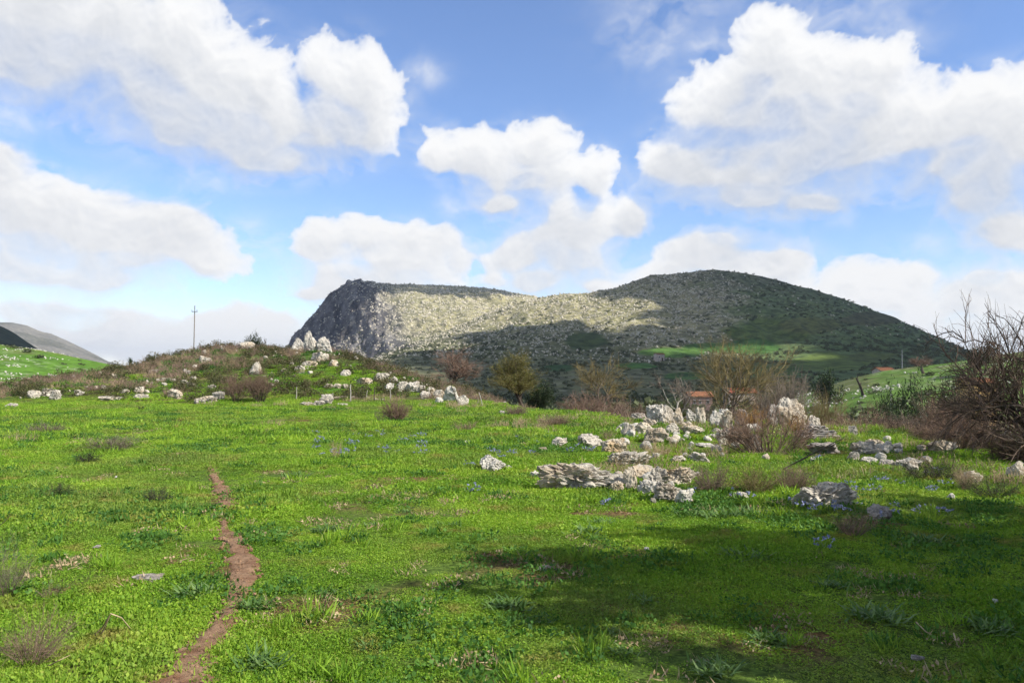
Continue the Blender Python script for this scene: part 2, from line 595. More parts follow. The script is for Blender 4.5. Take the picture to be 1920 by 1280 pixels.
def edge_dist(x, y):
    """signed distance to the rim of the meadow terrace, positive beyond it (towards the valley)"""
    x, y = np.asarray(x, float), np.asarray(y, float)
    best = np.full(x.shape, 1e18)
    sgn = np.ones(x.shape)
    for (ax, ay), (bx, by) in zip(EDGE[:-1], EDGE[1:]):
        ex, ey = bx - ax, by - ay
        t = np.clip(((x - ax) * ex + (y - ay) * ey) / (ex * ex + ey * ey), 0, 1)
        dx, dy = x - ax - t * ex, y - ay - t * ey
        d = dx * dx + dy * dy
        s = np.where(ex * (y - ay) - ey * (x - ax) > 0, 1.0, -1.0)
        m = d < best
        best = np.where(m, d, best)
        sgn = np.where(m, s, sgn)
    return np.sqrt(best) * sgn


MOUND_X = np.array([-60, -40, -32, -30, -28, -25.2, -21.8, -19.4, -16.5, -13.4, -11, -7.7, -4.7, -2.1, 0])
MOUND_Z = np.array([-0.8, -0.5, -0.1, 0.35, 1.15, 2.05, 2.85, 3.3, 2.75, 2.7, 2.2, 1.3, 0.55, 0.1, 0])
MOUND_Y = np.array([48, 49, 50, 52, 55, 57, 58, 58, 56, 54, 52, 48, 44, 41, 40])


def ground_z(x, y):
    x, y = np.asarray(x, float), np.asarray(y, float)
    r = np.hypot(x, y)
    near = np.clip(r / 8, 0.25, 1.0) * np.clip(1.5 - r / 300, 0, 1)
    z = 0.16 * fbm(x / 4.2, y / 4.2, None, 3, 5) * near + 0.07 * fbm(x / 0.9, y / 0.9, None, 2, 9) * np.clip(1 - r / 80, 0, 1)
    mz, my = np.interp(x, MOUND_X, MOUND_Z), np.interp(x, MOUND_X, MOUND_Y)
    t = (y - 36.0) / (my - 36.0)
    front = np.clip(t, 0, 1)
    front = front ** 1.25 * (1.0 + 0.25 * (1 - front))
    back = np.clip((y - my) / 26.0, 0, 1)
    prof = np.where(t <= 1, front, 1 - back * back * (3 - 2 * back))
    lump = 1.0 + 0.0 * x
    z = z + mz * prof * lump + prof * np.clip(mz, 0, 1) * 0.9 * fbm(x / 3.1, y / 3.1, None, 4, 21)
    d = edge_dist(x, y)
    dd = np.clip(d, 0, None)
    drop = 12.0 * (1 - np.exp(-(dd / 55.0) ** 1.25)) + 0.5 * (1 - np.exp(-(dd / 1.5) ** 2))
    z = z - drop + np.clip(dd / 30, 0, 1) * 1.6 * fbm(x / 14, y / 14, None, 4, 33)
    far = sstep(250, 900, r)
    return z * (1 - far) + far * -14.0


RIDGE_R = np.array([(300, 760), (480, 735), (560, 705), (640, 690), (700, 668), (780, 640), (850, 612), (920, 585), (980, 566), (1020, 558), (1060, 552), (1100, 551),
                    (1150, 541), (1200, 524), (1222, 516), (1260, 515), (1300, 510), (1340, 505), (1370, 508), (1400, 513), (1450, 523), (1500, 535), (1560, 553), (1620, 574),
                    (1680, 597), (1740, 624), (1800, 650), (1840, 670), (1900, 696), (2000, 730), (2200, 770)], float)
RIDGE_L = np.array([(330, 790), (500, 700), (535, 655), (545, 636), (562, 617), (580, 597), (600, 577), (612, 561), (626, 546), (640, 534), (652, 528), (680, 526), (705, 531), (740, 533),
                    (800, 534), (870, 536), (930, 543), (1000, 556), (1060, 575), (1150, 612), (1300, 680), (1500, 740)], float)
Y_R, Y_L = 1100.0, 1420.0


def px_z(v, Y):
    """height that shows at image row v at depth Y"""
    b = (640.0 - np.asarray(v, float)) / F
    return CAM_Z + Y * (SP + b * CP) / (CP - b * SP)


def mountain_z(u, Y):
    u, Y = np.asarray(u, float), np.asarray(Y, float)
    x = (u - 960.0) / F * Y
    # front hump with the long right flank
    zr = px_z(np.interp(u, RIDGE_R[:, 0], RIDGE_R[:, 1]), Y_R)
    foot = -13.5 + 23.0 * sstep(230, 640, Y) * np.clip(0.25 + (zr + 12) / 60.0, 0.0, 1.0)
    t = np.clip((Y - 560.0) / (Y_R - 560.0), 0, 1)
    g = t ** 1.35
    g = g - 0.10 * sstep(0.75, 1.0, t) * (1 - sstep(0.98, 1.0, t)) * 0
    zR = foot + np.clip(zr - foot, -60, None) * g
    bk = np.clip((Y - Y_R) / 420.0, 0, 1)
    zR = np.where(Y > Y_R, zr - (zr + 60) * bk ** 1.5, zR)
    # flat-topped hump behind with the cliff at its left end
    tl = np.clip((Y - 900.0) / (Y_L - 900.0), 0, 1)
    zl = px_z(np.interp(u - 105.0 * (1 - tl), RIDGE_L[:, 0], RIDGE_L[:, 1]), Y_L)
    zL = -12 - 40 * sstep(800, 600, Y) + (zl + 12) * (0.12 * sstep(600, 900, Y) + 0.88 * tl ** 1.1)
    bl = np.clip((Y - Y_L) / 380.0, 0, 1)
    zL = np.where(Y > Y_L, zl - (zl + 60) * bl ** 1.5, zL)
    z = np.maximum(zR, zL)
    h = np.clip((z + 5) / 40.0, 0, 1)
    crest = 1 - 0.75 * np.maximum(np.exp(-((Y - Y_R) / 60.0) ** 2) * (zR >= zL), np.exp(-((Y - Y_L) / 70.0) ** 2) * (zL > zR))
    n = 20 * fbm(x / 95, Y / 95, None, 5, 51) + 7 * fbm(x / 22, Y / 22, None, 4, 57)
    gully = 1 - np.abs(2 * fbm(x / 60 + 0.004 * Y, Y / 260, None, 4, 61))
    z = z + crest * h * (n + 9 * (gully - 0.8))
    z = z + h * crest * 5.0 * np.clip(np.sin(z / 9.0 + 5 * fbm(x / 90, Y / 90, None, 3, 63)), -0.2, 1) * (zL > zR)
    # broken rock on the cliff
    cl = (zL > zR) * sstep(760, 640, u - 60 * (1 - tl)) * h
    z = z + cl * (24 * (1 - np.abs(3.6 * fbm(x / 34, Y / 80, z / 70, 5, 71))) - 15) * (0.35 + 0.65 * crest)
    return z


HILL_R = np.array([(1380, 800), (1440, 765), (1500, 738), (1560, 721), (1600, 708), (1660, 694), (1720, 686), (1780, 679), (1850, 669), (1950, 654), (2100, 640), (2600, 600)], float)
HILL_L = np.array([(-900, 560), (-200, 634), (0, 645), (60, 653), (120, 664), (180, 677), (230, 689), (300, 705), (380, 730), (460, 770)], float)


def ridge_hill(u, Y, prof, y0, y1, y2, zfoot, seed, amp=1.6, power=1.0):
    u, Y = np.asarray(u, float), np.asarray(Y, float)
    x = (u - 960.0) / F * Y
    zr = px_z(np.interp(u, prof[:, 0], prof[:, 1]), y1)
    t = np.clip((Y - y0) / (y1 - y0), 0, 1)
    z = zfoot + (zr - zfoot) * t ** power
    b = np.clip((Y - y1) / (y2 - y1), 0, 1)
    z = np.where(Y > y1, zr - (zr - zfoot + 4) * b ** 1.6, z)
    w = amp * 9
    return z + amp * fbm(x / w, Y / w, None, 5, seed) * (0.4 + 0.6 * np.sin(np.clip(t, 0, 1) * math.pi))


def hill_right_z(u, Y):
    return ridge_hill(u, Y, HILL_R, 85, 205, 330, -12.0, 81, 1.8)


def hill_left_z(u, Y):
    return ridge_hill(u, Y, HILL_L, 110, 240, 420, -6.5, 83, 1.6)


def land_z(x, y):
    """top of whatever land lies at (x, y)"""
    x, y = np.asarray(x, float), np.asarray(y, float)
    yy = np.maximum(y, 1.0)
    u = 960 + F * x / yy
    z = ground_z(x, y)
    ok = (y > 262) & (y < 1850)
    z = np.where(ok, np.maximum(z, mountain_z(u, yy)), z)
    ok = (y > 86) & (y < 330) & (u > 1380) & (u < 2600)
    z = np.where(ok, np.maximum(z, hill_right_z(u, yy)), z)
    ok = (y > 112) & (y < 420) & (u > -900) & (u < 460)
    z = np.where(ok, np.maximum(z, hill_left_z(u, yy)), z)
    return z


def on_ground(u, v, far=140.0):
    """where the line of sight through (u, v) meets the terrace or the mound"""
    d = ray(u, v)
    Y = np.concatenate([np.arange(2.5, 20, 0.02), np.arange(20, far, 0.05)])
    z = CAM_Z + d[2] * Y
    g = ground_z(d[0] * Y, Y)
    hit = np.nonzero(z <= g)[0]
    i = hit[0] if len(hit) else int(np.argmin(z - g))
    return np.array([d[0] * Y[i], Y[i], g[i]])


def on_land(u, v, near=60.0, far=1500.0):
    """where the line of sight through (u, v) meets the hills or the valley"""
    d = ray(u, v)
    Y = np.arange(near, far, 0.5)
    z = CAM_Z + d[2] * Y
    g = land_z(d[0] * Y, Y)
    hit = np.nonzero(z <= g)[0]
    i = hit[0] if len(hit) else len(Y) - 1
    return np.array([d[0] * Y[i], Y[i], g[i]])


def at_depth(u, Y):
    x = (u - 960.0) / F * Y
    return np.array([x, Y, float(land_z(np.array([x]), np.array([Y]))[0])])


def grid_mesh(name, X, Y, Z, mat, cover=None):
    n, m = X.shape
    V = np.stack([X, Y, Z], -1).reshape(-1, 3)
    i = np.arange(n * m).reshape(n, m)
    f = np.stack([i[:-1, :-1], i[:-1, 1:], i[1:, 1:], i[1:, :-1]], -1).reshape(-1, 4)
    me = mesh_np(name, V, [f])
    me.materials.append(mat)
    me.polygons.foreach_set('use_smooth', np.ones(len(me.polygons), bool))
    if cover is not None:
        at = me.attributes.new('cover', 'FLOAT_COLOR', 'POINT')
        at.data.foreach_set('color', cover.reshape(-1, 4).astype(np.float32).ravel())
    return me


def blend(c, k, col):
    k = np.clip(k, 0, 1)[..., None]
    return c * (1 - k) + np.array(col, float) * k


# path down the meadow: (u, v, width in px)
PATH_PX = [(392, 862, 3), (400, 880, 8), (408, 900, 20), (420, 922, 30), (424, 945, 34), (424, 962, 22), (421, 974, 9), (419, 984, 7), (421, 992, 14), (426, 1000, 36), (436, 1018, 40), (448, 1040, 40), (455, 1056, 46),
           (452, 1075, 66), (455, 1095, 60), (440, 1120, 46), (428, 1145, 40), (420, 1165, 44), (400, 1185, 74), (372, 1210, 80), (352, 1235, 104), (335, 1262, 120), (315, 1295, 120), (280, 1350, 130), (220, 1450, 140)]


def flat_point(u, v):
    d = ray(u, v)
    Y = -CAM_Z / d[2]
    return d[0] * Y, Y


def dense_path():
    pts = []
    for (u, v, w) in PATH_PX:
        x, y = flat_point(u, v)
        pts.append((x, y, w * y / F))
    pts = np.array(pts)
    s = np.concatenate([[0], np.cumsum(np.hypot(np.diff(pts[:, 0]), np.diff(pts[:, 1])))])
    q = np.arange(0, s[-1], 0.045)
    return np.stack([np.interp(q, s, pts[:, k]) for k in range(3)], 1)


PATH = dense_path()
kk = np.hanning(13)
kk /= kk.sum()
for _c in (0, 1):
    PATH[6:-6, _c] = np.convolve(PATH[:, _c], kk, 'same')[6:-6]


def path_cover(x, y, margin=0.0):
    """0 well off the path, 1 on it, with a ragged edge"""
    x, y = np.asarray(x, float), np.asarray(y, float)
    out = np.zeros(x.shape)
    sel = (np.abs(x + 2.5) < 3.5) & (y < 16)
    xs, ys = x[sel], y[sel]
    if len(xs):
        best = np.full(xs.shape, 9.0)
        for k in range(0, len(PATH), 2):
            d = np.maximum(np.hypot(xs - PATH[k, 0], ys - PATH[k, 1]) - margin, 0) / (PATH[k, 2] / 2)
            best = np.minimum(best, d)
        best = best + 0.9 * fbm(xs / 0.22, ys / 0.22, None, 3, 91)
        out[sel] = 1 - sstep(0.75, 1.25, best)
    return out


def mound_share(x, y):
    """1 on the rough mound at the far side of the meadow"""
    x, y = np.asarray(x, float), np.asarray(y, float)
    m = sstep(35.5, 38.5, y + 2.5 * fbm(x / 4, y / 4, None, 3, 101)) * sstep(2.0, -3.0, x) * (y < 110)
    return m


def build_land():
    # one sheet from the feet of the camera to the horizon
    az = np.concatenate([np.linspace(-180, -52, 40)[:-1], np.linspace(-52, 52, 330), np.linspace(52, 180, 40)[1:]])
    r = np.concatenate([[0.02], np.geomspace(0.6, 9000, 430)])
    A, Rr = np.meshgrid(np.radians(az), r)
    X, Y = Rr * np.sin(A), Rr * np.cos(A)
    Z = ground_z(X, Y)
    n = fbm(X / 5, Y / 5, None, 4, 111)
    c = np.zeros(X.shape + (3,)) + np.array([0.075, 0.12, 0.022])
    c = blend(c, sstep(0.04, 0.22, fbm(X / 1.3, Y / 1.3, None, 4, 113)), (0.13, 0.085, 0.04))
    mo = mound_share(X, Y)
    c = blend(c, mo * 0.9, (0.085, 0.085, 0.032))
    c = blend(c, mo * sstep(-0.02, 0.16, n), (0.15, 0.105, 0.06))
    c = blend(c, mo * sstep(0.0, 0.12, fbm(X / 6, Y / 6, None, 3, 115)) * 0.8, (0.055, 0.12, 0.02))
    # the short green turf on the right flank of the mound
    gu, gv = project(X, Y, Z)
    turf = np.exp(-((X + 11.5) / 4.2) ** 2 - ((Y - 44.5) / 4.5) ** 2) * 1.6
    c = blend(c, turf * mo, (0.06, 0.155, 0.018))
    e = edge_dist(X, Y)
    c = blend(c, sstep(-1.0, 1.5, e), (0.10, 0.085, 0.045))
    c = blend(c, sstep(4, 22, e), (0.038, 0.052, 0.020))
    c = blend(c, sstep(12, 40, e) * sstep(0.02, 0.15, fbm(X / 22, Y / 22, None, 3, 117)), (0.05, 0.10, 0.022))
    cov = np.concatenate([c, np.zeros(X.shape + (1,))], -1)
    me = grid_mesh('ground', X, Y, Z, M['land'], cov)
    tag(obj('ground', me), kind='structure', label='green meadow terrace falling away to the valley behind it')

    # mountain
    u = np.concatenate([np.linspace(300, 1950, 640), np.linspace(1953, 2300, 40)])
    yy = np.concatenate([np.linspace(262, 560, 60), np.linspace(565, 1140, 170), np.linspace(1145, 1460, 95), np.linspace(1470, 1850, 24)])
    U, Y = np.meshgrid(u, yy)
    X = (U - 960.0) / F * Y
    Z = mountain_z(U, Y)
    u2, v2 = project(X, Y, Z)
    nz = fbm(X / 60, Y / 60, None, 4, 121)
    nf = fbm(X / 24, Y / 24, None, 4, 125)
    c = np.zeros(X.shape + (3,)) + np.array([0.24, 0.222, 0.125])         # stony pasture
    al = np.ones(X.shape)
    c = blend(c, sstep(0.0, 0.2, nz) * 0.6, (0.185, 0.18, 0.085))
    # dark scrub: lower slopes and the right flank
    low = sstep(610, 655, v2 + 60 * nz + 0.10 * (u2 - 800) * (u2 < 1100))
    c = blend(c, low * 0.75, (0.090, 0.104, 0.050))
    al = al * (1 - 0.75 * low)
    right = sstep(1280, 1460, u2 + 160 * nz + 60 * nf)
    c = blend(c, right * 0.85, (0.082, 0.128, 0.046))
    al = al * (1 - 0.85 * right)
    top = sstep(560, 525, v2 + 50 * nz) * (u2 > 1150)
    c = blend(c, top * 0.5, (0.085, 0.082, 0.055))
    # cliff
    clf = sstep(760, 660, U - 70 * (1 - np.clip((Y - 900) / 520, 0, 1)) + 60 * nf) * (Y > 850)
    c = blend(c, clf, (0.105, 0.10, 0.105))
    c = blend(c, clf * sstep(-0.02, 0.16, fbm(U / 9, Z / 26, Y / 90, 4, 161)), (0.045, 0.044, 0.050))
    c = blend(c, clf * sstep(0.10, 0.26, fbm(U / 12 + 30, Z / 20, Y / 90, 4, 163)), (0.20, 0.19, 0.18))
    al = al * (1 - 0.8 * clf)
    # fields
    for (fu, fv, fw, fh, col) in FIELDS:
        d = ((u2 - fu) / fw) ** 2 + ((v2 - fv) / fh) ** 2
        k = sstep(1.25, 0.8, d + 1.3 * nf)
        c = blend(c, k, col)
        al = al * (1 - k)
    cov = np.concatenate([c, al[..., None]], -1)
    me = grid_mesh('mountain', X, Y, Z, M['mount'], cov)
    tag(obj('mountain', me), kind='structure', label='bare limestone mountain with a flat cliff-edged summit and a rounded one')

    def hill(name, fz, u0, u1, y0, y1, y2, nu, ny, base, alt, label, stony=0.0, mat='hill', seed=0, s=14):
        U, Y = np.meshgrid(np.linspace(u0, u1, nu), np.concatenate([np.linspace(y0, y1, ny), np.linspace(y1, y2, 16)[1:]]))
        X = (U - 960.0) / F * Y
        Z = fz(U, Y)
        c = np.zeros(X.shape + (3,)) + np.array(base, float)
        c = blend(c, sstep(-0.03, 0.2, fbm(X / s, Y / s, None, 4, 131 + seed)), alt)
        al = sstep(-0.08, 0.12, fbm(X / s, Y / s, None, 3, 137 + seed)) * stony
        me = grid_mesh(name, X, Y, Z, M[mat], np.concatenate([c, al[..., None]], -1))
        return tag(obj(name, me), kind='structure', label=label)

    hill('hill_right', hill_right_z, 1380, 2600, 86, 206, 330, 260, 90, (0.085, 0.15, 0.030), (0.105, 0.125, 0.045), 'green stony hillside across the valley', 0.9, seed=1)
    hill('hill_left', hill_left_z, -900, 460, 112, 241, 420, 260, 90, (0.085, 0.175, 0.022), (0.11, 0.15, 0.035), 'bright green stony hillside beyond the mound', 0.8, seed=2)
    dark = np.array([(-900, 520), (-200, 570), (-60, 598), (0, 611), (25, 624), (50, 640), (75, 656), (100, 672), (180, 700), (300, 740)], float)
    hill('dark_hill', lambda U, Y: ridge_hill(U, Y, dark, 520, 900, 1300, -14, 85, 8), -900, 300, 520, 900, 1300, 120, 40, (0.035, 0.05, 0.025), (0.05, 0.06, 0.03), 'dark hill behind the green hillside', 0.2, 'mount', 3, 60)  # one dark green cover, slightly mottled, over the whole hill
    far = np.array([(-900, 560), (-300, 580), (-100, 600), (-30, 603), (20, 603), (48, 608), (75, 620), (95, 624), (125, 638), (150, 650), (180, 665), (205, 678), (260, 693), (420, 730)], float)
    hill('far_mountain', lambda U, Y: ridge_hill(U, Y, far, 1900, 3000, 4200, -14, 87, 30), -900, 420, 1900, 3000, 4200, 160, 60, (0.17, 0.16, 0.135), (0.11, 0.11, 0.085), 'pale grey far mountain on the skyline', 0.5, 'mount', 4, 160)

    # footpath: a thin sheet of trodden soil laid on the turf
    n = len(PATH)
    tan = unit(np.gradient(PATH[:, :2], axis=0))
    nor = np.stack([-tan[:, 1], tan[:, 0]], 1)
    cols = np.linspace(-1, 1, 13)
    ragl = 1 + 1.7 * fbm(PATH[:, 0] / 0.13, PATH[:, 1] / 0.16, None, 3, 141)
    ragr = 1 + 1.7 * fbm(PATH[:, 0] / 0.13, PATH[:, 1] / 0.16, None, 3, 142)
    wid = np.where(cols[None] < 0, ragl[:, None], ragr[:, None]) * PATH[:, 2:3] * 0.56
    X = PATH[:, 0:1] + nor[:, 0:1] * cols * wid
    Y = PATH[:, 1:2] + nor[:, 1:2] * cols * wid
    Z = ground_z(X, Y) + 0.020 - 0.030 * np.abs(cols[None]) ** 4 + 0.022 * fbm(X / 0.10, Y / 0.10, None, 4, 143)
    me = grid_mesh('footpath', X, Y, Z, M['soil'])
    tag(obj('footpath', me), kind='structure', label='trodden reddish earth footpath winding through the grass')


# green fields on the lower mountain: (u, v, half width, half height, colour)
FIELDS = [
    (1260, 661, 62, 9, (0.075, 0.145, 0.034)), (1330, 652, 50, 9, (0.068, 0.13, 0.032)), (1190, 686, 38, 6, (0.06, 0.14, 0.028)), (1100, 640, 40, 16, (0.06, 0.085, 0.03)),
    (1440, 625, 75, 26, (0.085, 0.12, 0.035)), (1410, 650, 55, 14, (0.05, 0.11, 0.026)), (1520, 610, 55, 14, (0.10, 0.115, 0.04)), (1560, 678, 75, 20, (0.10, 0.14, 0.035)),
    (1630, 668, 50, 9, (0.09, 0.115, 0.035)), (1440, 695, 60, 12, (0.06, 0.10, 0.028)), (1050, 690, 30, 6, (0.045, 0.09, 0.03)), (1290, 705, 45, 7, (0.06, 0.12, 0.03)),
    (1640, 598, 60, 12, (0.08, 0.085, 0.04)),
]
build_land()


def in_field(u, v):
    k = np.zeros(np.shape(u), bool)
    for (fu, fv, fw, fh, _c) in FIELDS:
        k |= (((u - fu) / fw) ** 2 + ((v - fv) / fh) ** 2) < 1.0
    return k


# ------------------------------------------------------------------ cumulus in front of the blue: a far sky dome


def perlin2(x, y, seed=0):
    ix, iy = np.floor(x).astype(np.int64), np.floor(y).astype(np.int64)
    fx, fy = x - ix, y - iy
    u, v = fx ** 3 * (fx * (fx * 6 - 15) + 10), fy ** 3 * (fy * (fy * 6 - 15) + 10)
    out = 0.0
    for dx in (0, 1):
        for dy in (0, 1):
            a = _hash((ix + dx) & 0xFFFFFF, (iy + dy) & 0xFFFFFF, ix * 0, seed) * 6.28318
            g = np.cos(a) * (fx - dx) + np.sin(a) * (fy - dy)
            out = out + g * (u if dx else 1 - u) * (v if dy else 1 - v)
    return out * 1.4


def turb(x, y, octaves, seed, gain=0.5, billow=False):
    s, a, tot = 0.0, 1.0, 0.0
    for k in range(octaves):
        n = perlin2(x, y, seed + 31 * k)
        s = s + a * (0.55 - 1.6 * np.abs(n) if billow else n)
        tot += a
        a *= gain
        x, y = 0.8 * x * 2.05 + 0.6 * y * 2.05 + 3.7, -0.6 * x * 2.05 + 0.8 * y * 2.05 + 8.1
    return s / tot


def shift(a, di, dj):
    """a sampled di rows up and dj columns to the right (fractions allowed)"""
    n, m = a.shape
    i = np.clip(np.arange(n) + di, 0, n - 1)
    j = np.clip(np.arange(m) + dj, 0, m - 1)
    i0, j0 = np.minimum(i.astype(int), n - 2), np.minimum(j.astype(int), m - 2)
    fi, fj = (i - i0)[:, None], (j - j0)[None]
    r = a[i0] * (1 - fi) + a[i0 + 1] * fi
    return r[:, j0] * (1 - fj) + r[:, j0 + 1] * fj


def cumulus(A, E):
    """cover and brightness of the clouds over a grid of azimuth A and elevation E"""
    step = A[0, 1] - A[0, 0]
    estep = E[1, 0] - E[0, 0]
    w1 = turb(A * 9, E * 9, 3, 11)
    w2 = turb(A * 9 + 40, E * 9, 3, 17)
    w3 = turb(A * 34, E * 34, 3, 19)
    w4 = turb(A * 34 + 40, E * 34, 3, 23)
    a = A + 0.020 * w1 + 0.006 * w3
    e = E + 0.013 * w2 + 0.005 * w4
    acc = np.zeros(a.shape)
    wisp = np.zeros(a.shape)
    for (u, v, ru, rv, *thin) in CLOUD_BLOBS:
        d = ray(u, v)
        ca, ce = math.atan2(d[0], d[1]), math.atan2(d[2], math.hypot(d[0], d[1]))
        L = np.hypot((a - ca) / (ru / F * 1.02), (e - ce) / (rv / F * 1.0))
        if thin:
            wisp = np.maximum(wisp, np.exp(-(L / 0.75) ** 2))
        else:
            acc += np.exp(-5.0 * L)
    f = np.minimum(1.0 + np.log(acc + 1e-9) / 5.0, 0.62)
    # rounded heads of several sizes
    bl = turb(a * 17, e * 20, 6, 41, 0.52, True)
    D = f - 0.08 + 0.70 * bl
    broad = f - shift(f, 0.045 / estep, 0.02 / step)          # positive near a lit top, negative near a base
    T = np.clip(D, 0, None)
    crisp = 1.3 + 7.0 * sstep(-0.15, 0.30, broad)
    alpha = 1 - np.exp(-T * crisp)
    alpha = alpha * sstep(0.0, 0.09, D)
    tau = 0.0
    for k in (1, 2, 3, 5, 8, 12, 17, 24):
        q = 0.0042 * k
        tau = tau + shift(T, q * 0.93 / estep, q * 0.38 / step) * 0.0042 * (1.0 if k < 4 else 2.6)
    light = np.exp(-tau * (15.0 + 13.0 * sstep(0.08, 0.20, E)))
    q = 0.0045
    relief = np.clip((T - shift(T, q * 0.93 / estep, q * 0.38 / step)) * 2.2, -0.5, 0.5)
    br = 0.47 + 0.55 * light + 0.12 * relief + 0.07 * bl + 0.12 * sstep(0.13, 0.02, E)
    wn = turb(a * 14 + 0.8 * w2, e * 26 + 0.8 * w1, 6, 77, 0.62)
    halo = np.exp(-((f - 0.05) / 0.35) ** 2) * 0.30
    wa = np.maximum(wisp * np.clip(0.35 + 1.1 * wn, 0, 1) * 0.75, halo * np.clip(0.25 + 1.6 * wn, 0, 1))
    keep = 1 - alpha
    br = br * alpha + 0.93 * wa * keep
    alpha = alpha + wa * keep
    br = np.where(alpha > 1e-4, br / np.maximum(alpha, 1e-4), 0.9)
    edge = np.minimum(sstep(0.735, 0.66, np.abs(A)), sstep(0.55, 0.48, E))
    return alpha * edge, np.clip(br, 0.42, 1.05)


def build_sky():
    A, E = np.meshgrid(np.linspace(-0.74, 0.74, 900), np.linspace(-0.05, 0.56, 380))
    alpha, br = cumulus(A, E)
    r = 14000.0
    me = grid_mesh('sky', np.sin(A) * np.cos(E) * r, np.cos(A) * np.cos(E) * r, np.sin(E) * r + CAM_Z, M['sky'], np.stack([alpha, br, alpha * 0, alpha * 0 + 1], -1))
    tag(obj('sky', me), kind='structure', label='blue sky with white cumulus clouds')


def mat_sky():
    m, t, out = new_mat('cumulus_sky')
    at = t.node('ShaderNodeAttribute', attribute_name='cover')
    s = t.node('ShaderNodeSeparateXYZ', {0: at.outputs['Vector']})
    colr = t.mix(t.ramp(s.outputs[1], 0.45, 0.95, smooth=False), (0.56, 0.60, 0.675), (1.02, 1.02, 1.02))
    em = t.node('ShaderNodeEmission', {0: colr, 1: CLOUD_LIGHT})
    tr = t.node('ShaderNodeBsdfTransparent')
    mx = t.node('ShaderNodeMixShader', {0: s.outputs[0], 1: tr.outputs[0], 2: em.outputs[0]})
    t.put(out.inputs[0], mx.outputs[0])
    m.cycles.emission_sampling = 'NONE'
    return m


M['sky'] = mat_sky()
build_sky()


# unseen clouds overhead, shaped to throw shade on the mountain and the valley
def build_clouds():
    zc = 900.0
    sx, sy, sz = SUN
    gx, gy = np.meshgrid(np.linspace(-900, 1500, 200), np.linspace(30, 1560, 190), indexing='xy')
    # ground point below each cloud point, along the sun's rays; mountain height taken into account
    Zt = np.zeros_like(gx)
    u = 960 + F * gx / np.maximum(gy, 1)
    Zt = np.where((gy > 262) & (gy < 1850), mountain_z(u, np.maximum(gy, 1)), land_z(gx, gy))
    _, v = project(gx, gy, Zt)
    u, _ = project(gx, gy, Zt)
    # sunlit gap over the upper slopes
    m = np.ones_like(gx)
    wob = fbm(gx / 120, gy / 120, None, 4, 151)
    for (a, b, ra, rb, rot) in SUNLIT:
        ca, sa = math.cos(rot), math.sin(rot)
        du, dv = u - a, v - b
        d = np.hypot((du * ca + dv * sa) / ra, (-du * sa + dv * ca) / rb)
        m = np.minimum(m, (d - 1.0 + 0.5 * wob) * 1.4)
    # the terrace, mound and near hills stay in the sun
    m = np.minimum(m, (np.hypot((gx + 60) / 330, (gy - 20) / 90) - 1) * 1.2 + 0.3 * wob)
    m = np.minimum(m, (np.hypot((gx + 120) / 130, (gy - 200) / 300) - 1) * 1.2 + 0.3 * wob)
    m = np.minimum(m, (np.hypot((gx - 125) / 110, (gy - 160) / 95) - 1) * 1.2 + 0.25 * wob)
    m = np.minimum(m, (np.hypot((gx - 1800) / 300, (gy - 1000) / 1200) - 0.2) * 0.8)
    m = np.minimum(m, (1540 - gy) / 100)
    m = np.minimum(m, np.minimum(gx + 900, 1480 - gx) / 120)
    t = np.clip(m, 0, 1)
    t = np.sqrt(np.clip(t, 0, 1))
    on = m > 0.0
    lump = 1 + 1.5 * fbm(gx / 140, gy / 140, None, 4, 153)
    k = (zc - Zt) / sz
    X, Y = gx + sx * k, gy + sy * k
    top = zc + 90 * t * lump + 1
    bot = zc - 18 * t * lump - 1
    n, mm = gx.shape
    V = np.concatenate([np.stack([X, Y, top], -1).reshape(-1, 3), np.stack([X, Y, bot], -1).reshape(-1, 3)])
    i = np.arange(n * mm).reshape(n, mm)
    f = np.stack([i[:-1, :-1], i[:-1, 1:], i[1:, 1:], i[1:, :-1]], -1).reshape(-1, 4)
    # frayed towards its edges, so that the shade fades out
    fray = m.reshape(-1)[f].mean(1) > 0.55 * np.random.default_rng(3).uniform(0, 1, len(f))
    ok = (on.reshape(-1)[f]).all(1) & fray & (np.random.default_rng(4).uniform(0, 1, len(f)) > 0.32)  # faces also dropped at random to let some sun through
    f = f[ok]
    # close the rim between the two skins
    e = np.concatenate([f[:, [0, 1]], f[:, [1, 2]], f[:, [2, 3]], f[:, [3, 0]]])
    key = e[:, 0].astype(np.int64) * (n * mm) + e[:, 1]
    rev = e[:, 1].astype(np.int64) * (n * mm) + e[:, 0]
    rim = e[~np.isin(key, rev)]
    N = n * mm
    side = np.stack([rim[:, 1], rim[:, 0], rim[:, 0] + N, rim[:, 1] + N], 1)
    F_ = [f, f[:, ::-1] + N, side]
    used = np.unique(np.concatenate([x.ravel() for x in F_]))
    remap = np.full(2 * N, -1)
    remap[used] = np.arange(len(used))
    me = mesh_np('clouds', V[used], [remap[x] for x in F_])
    me.materials.append(M['cloud'])
    me.polygons.foreach_set('use_smooth', np.ones(len(me.polygons), bool))
    tag(obj('clouds', me), kind='stuff', label='unseen bank of white cloud shaped to shade the mountain and the valley')


# (u, v, half length, half width, rotation) of sunlit areas on the mountain
SUNLIT = [(790, 600, 150, 52, 0.0), (690, 662, 115, 55, -0.2), (900, 615, 170, 40, -0.33), (960, 580, 110, 24, 0.05), (1090, 572, 130, 26, 0.0), (1200, 590, 120, 42, 0.10), (1270, 600, 75, 36, 0.0),
          (1560, 675, 90, 22, 0), (1420, 655, 80, 14, 0), (1280, 660, 80, 10, 0)]
build_clouds()

# ------------------------------------------------------------------ builders for rocks, shrubs and trees
ICO = {}


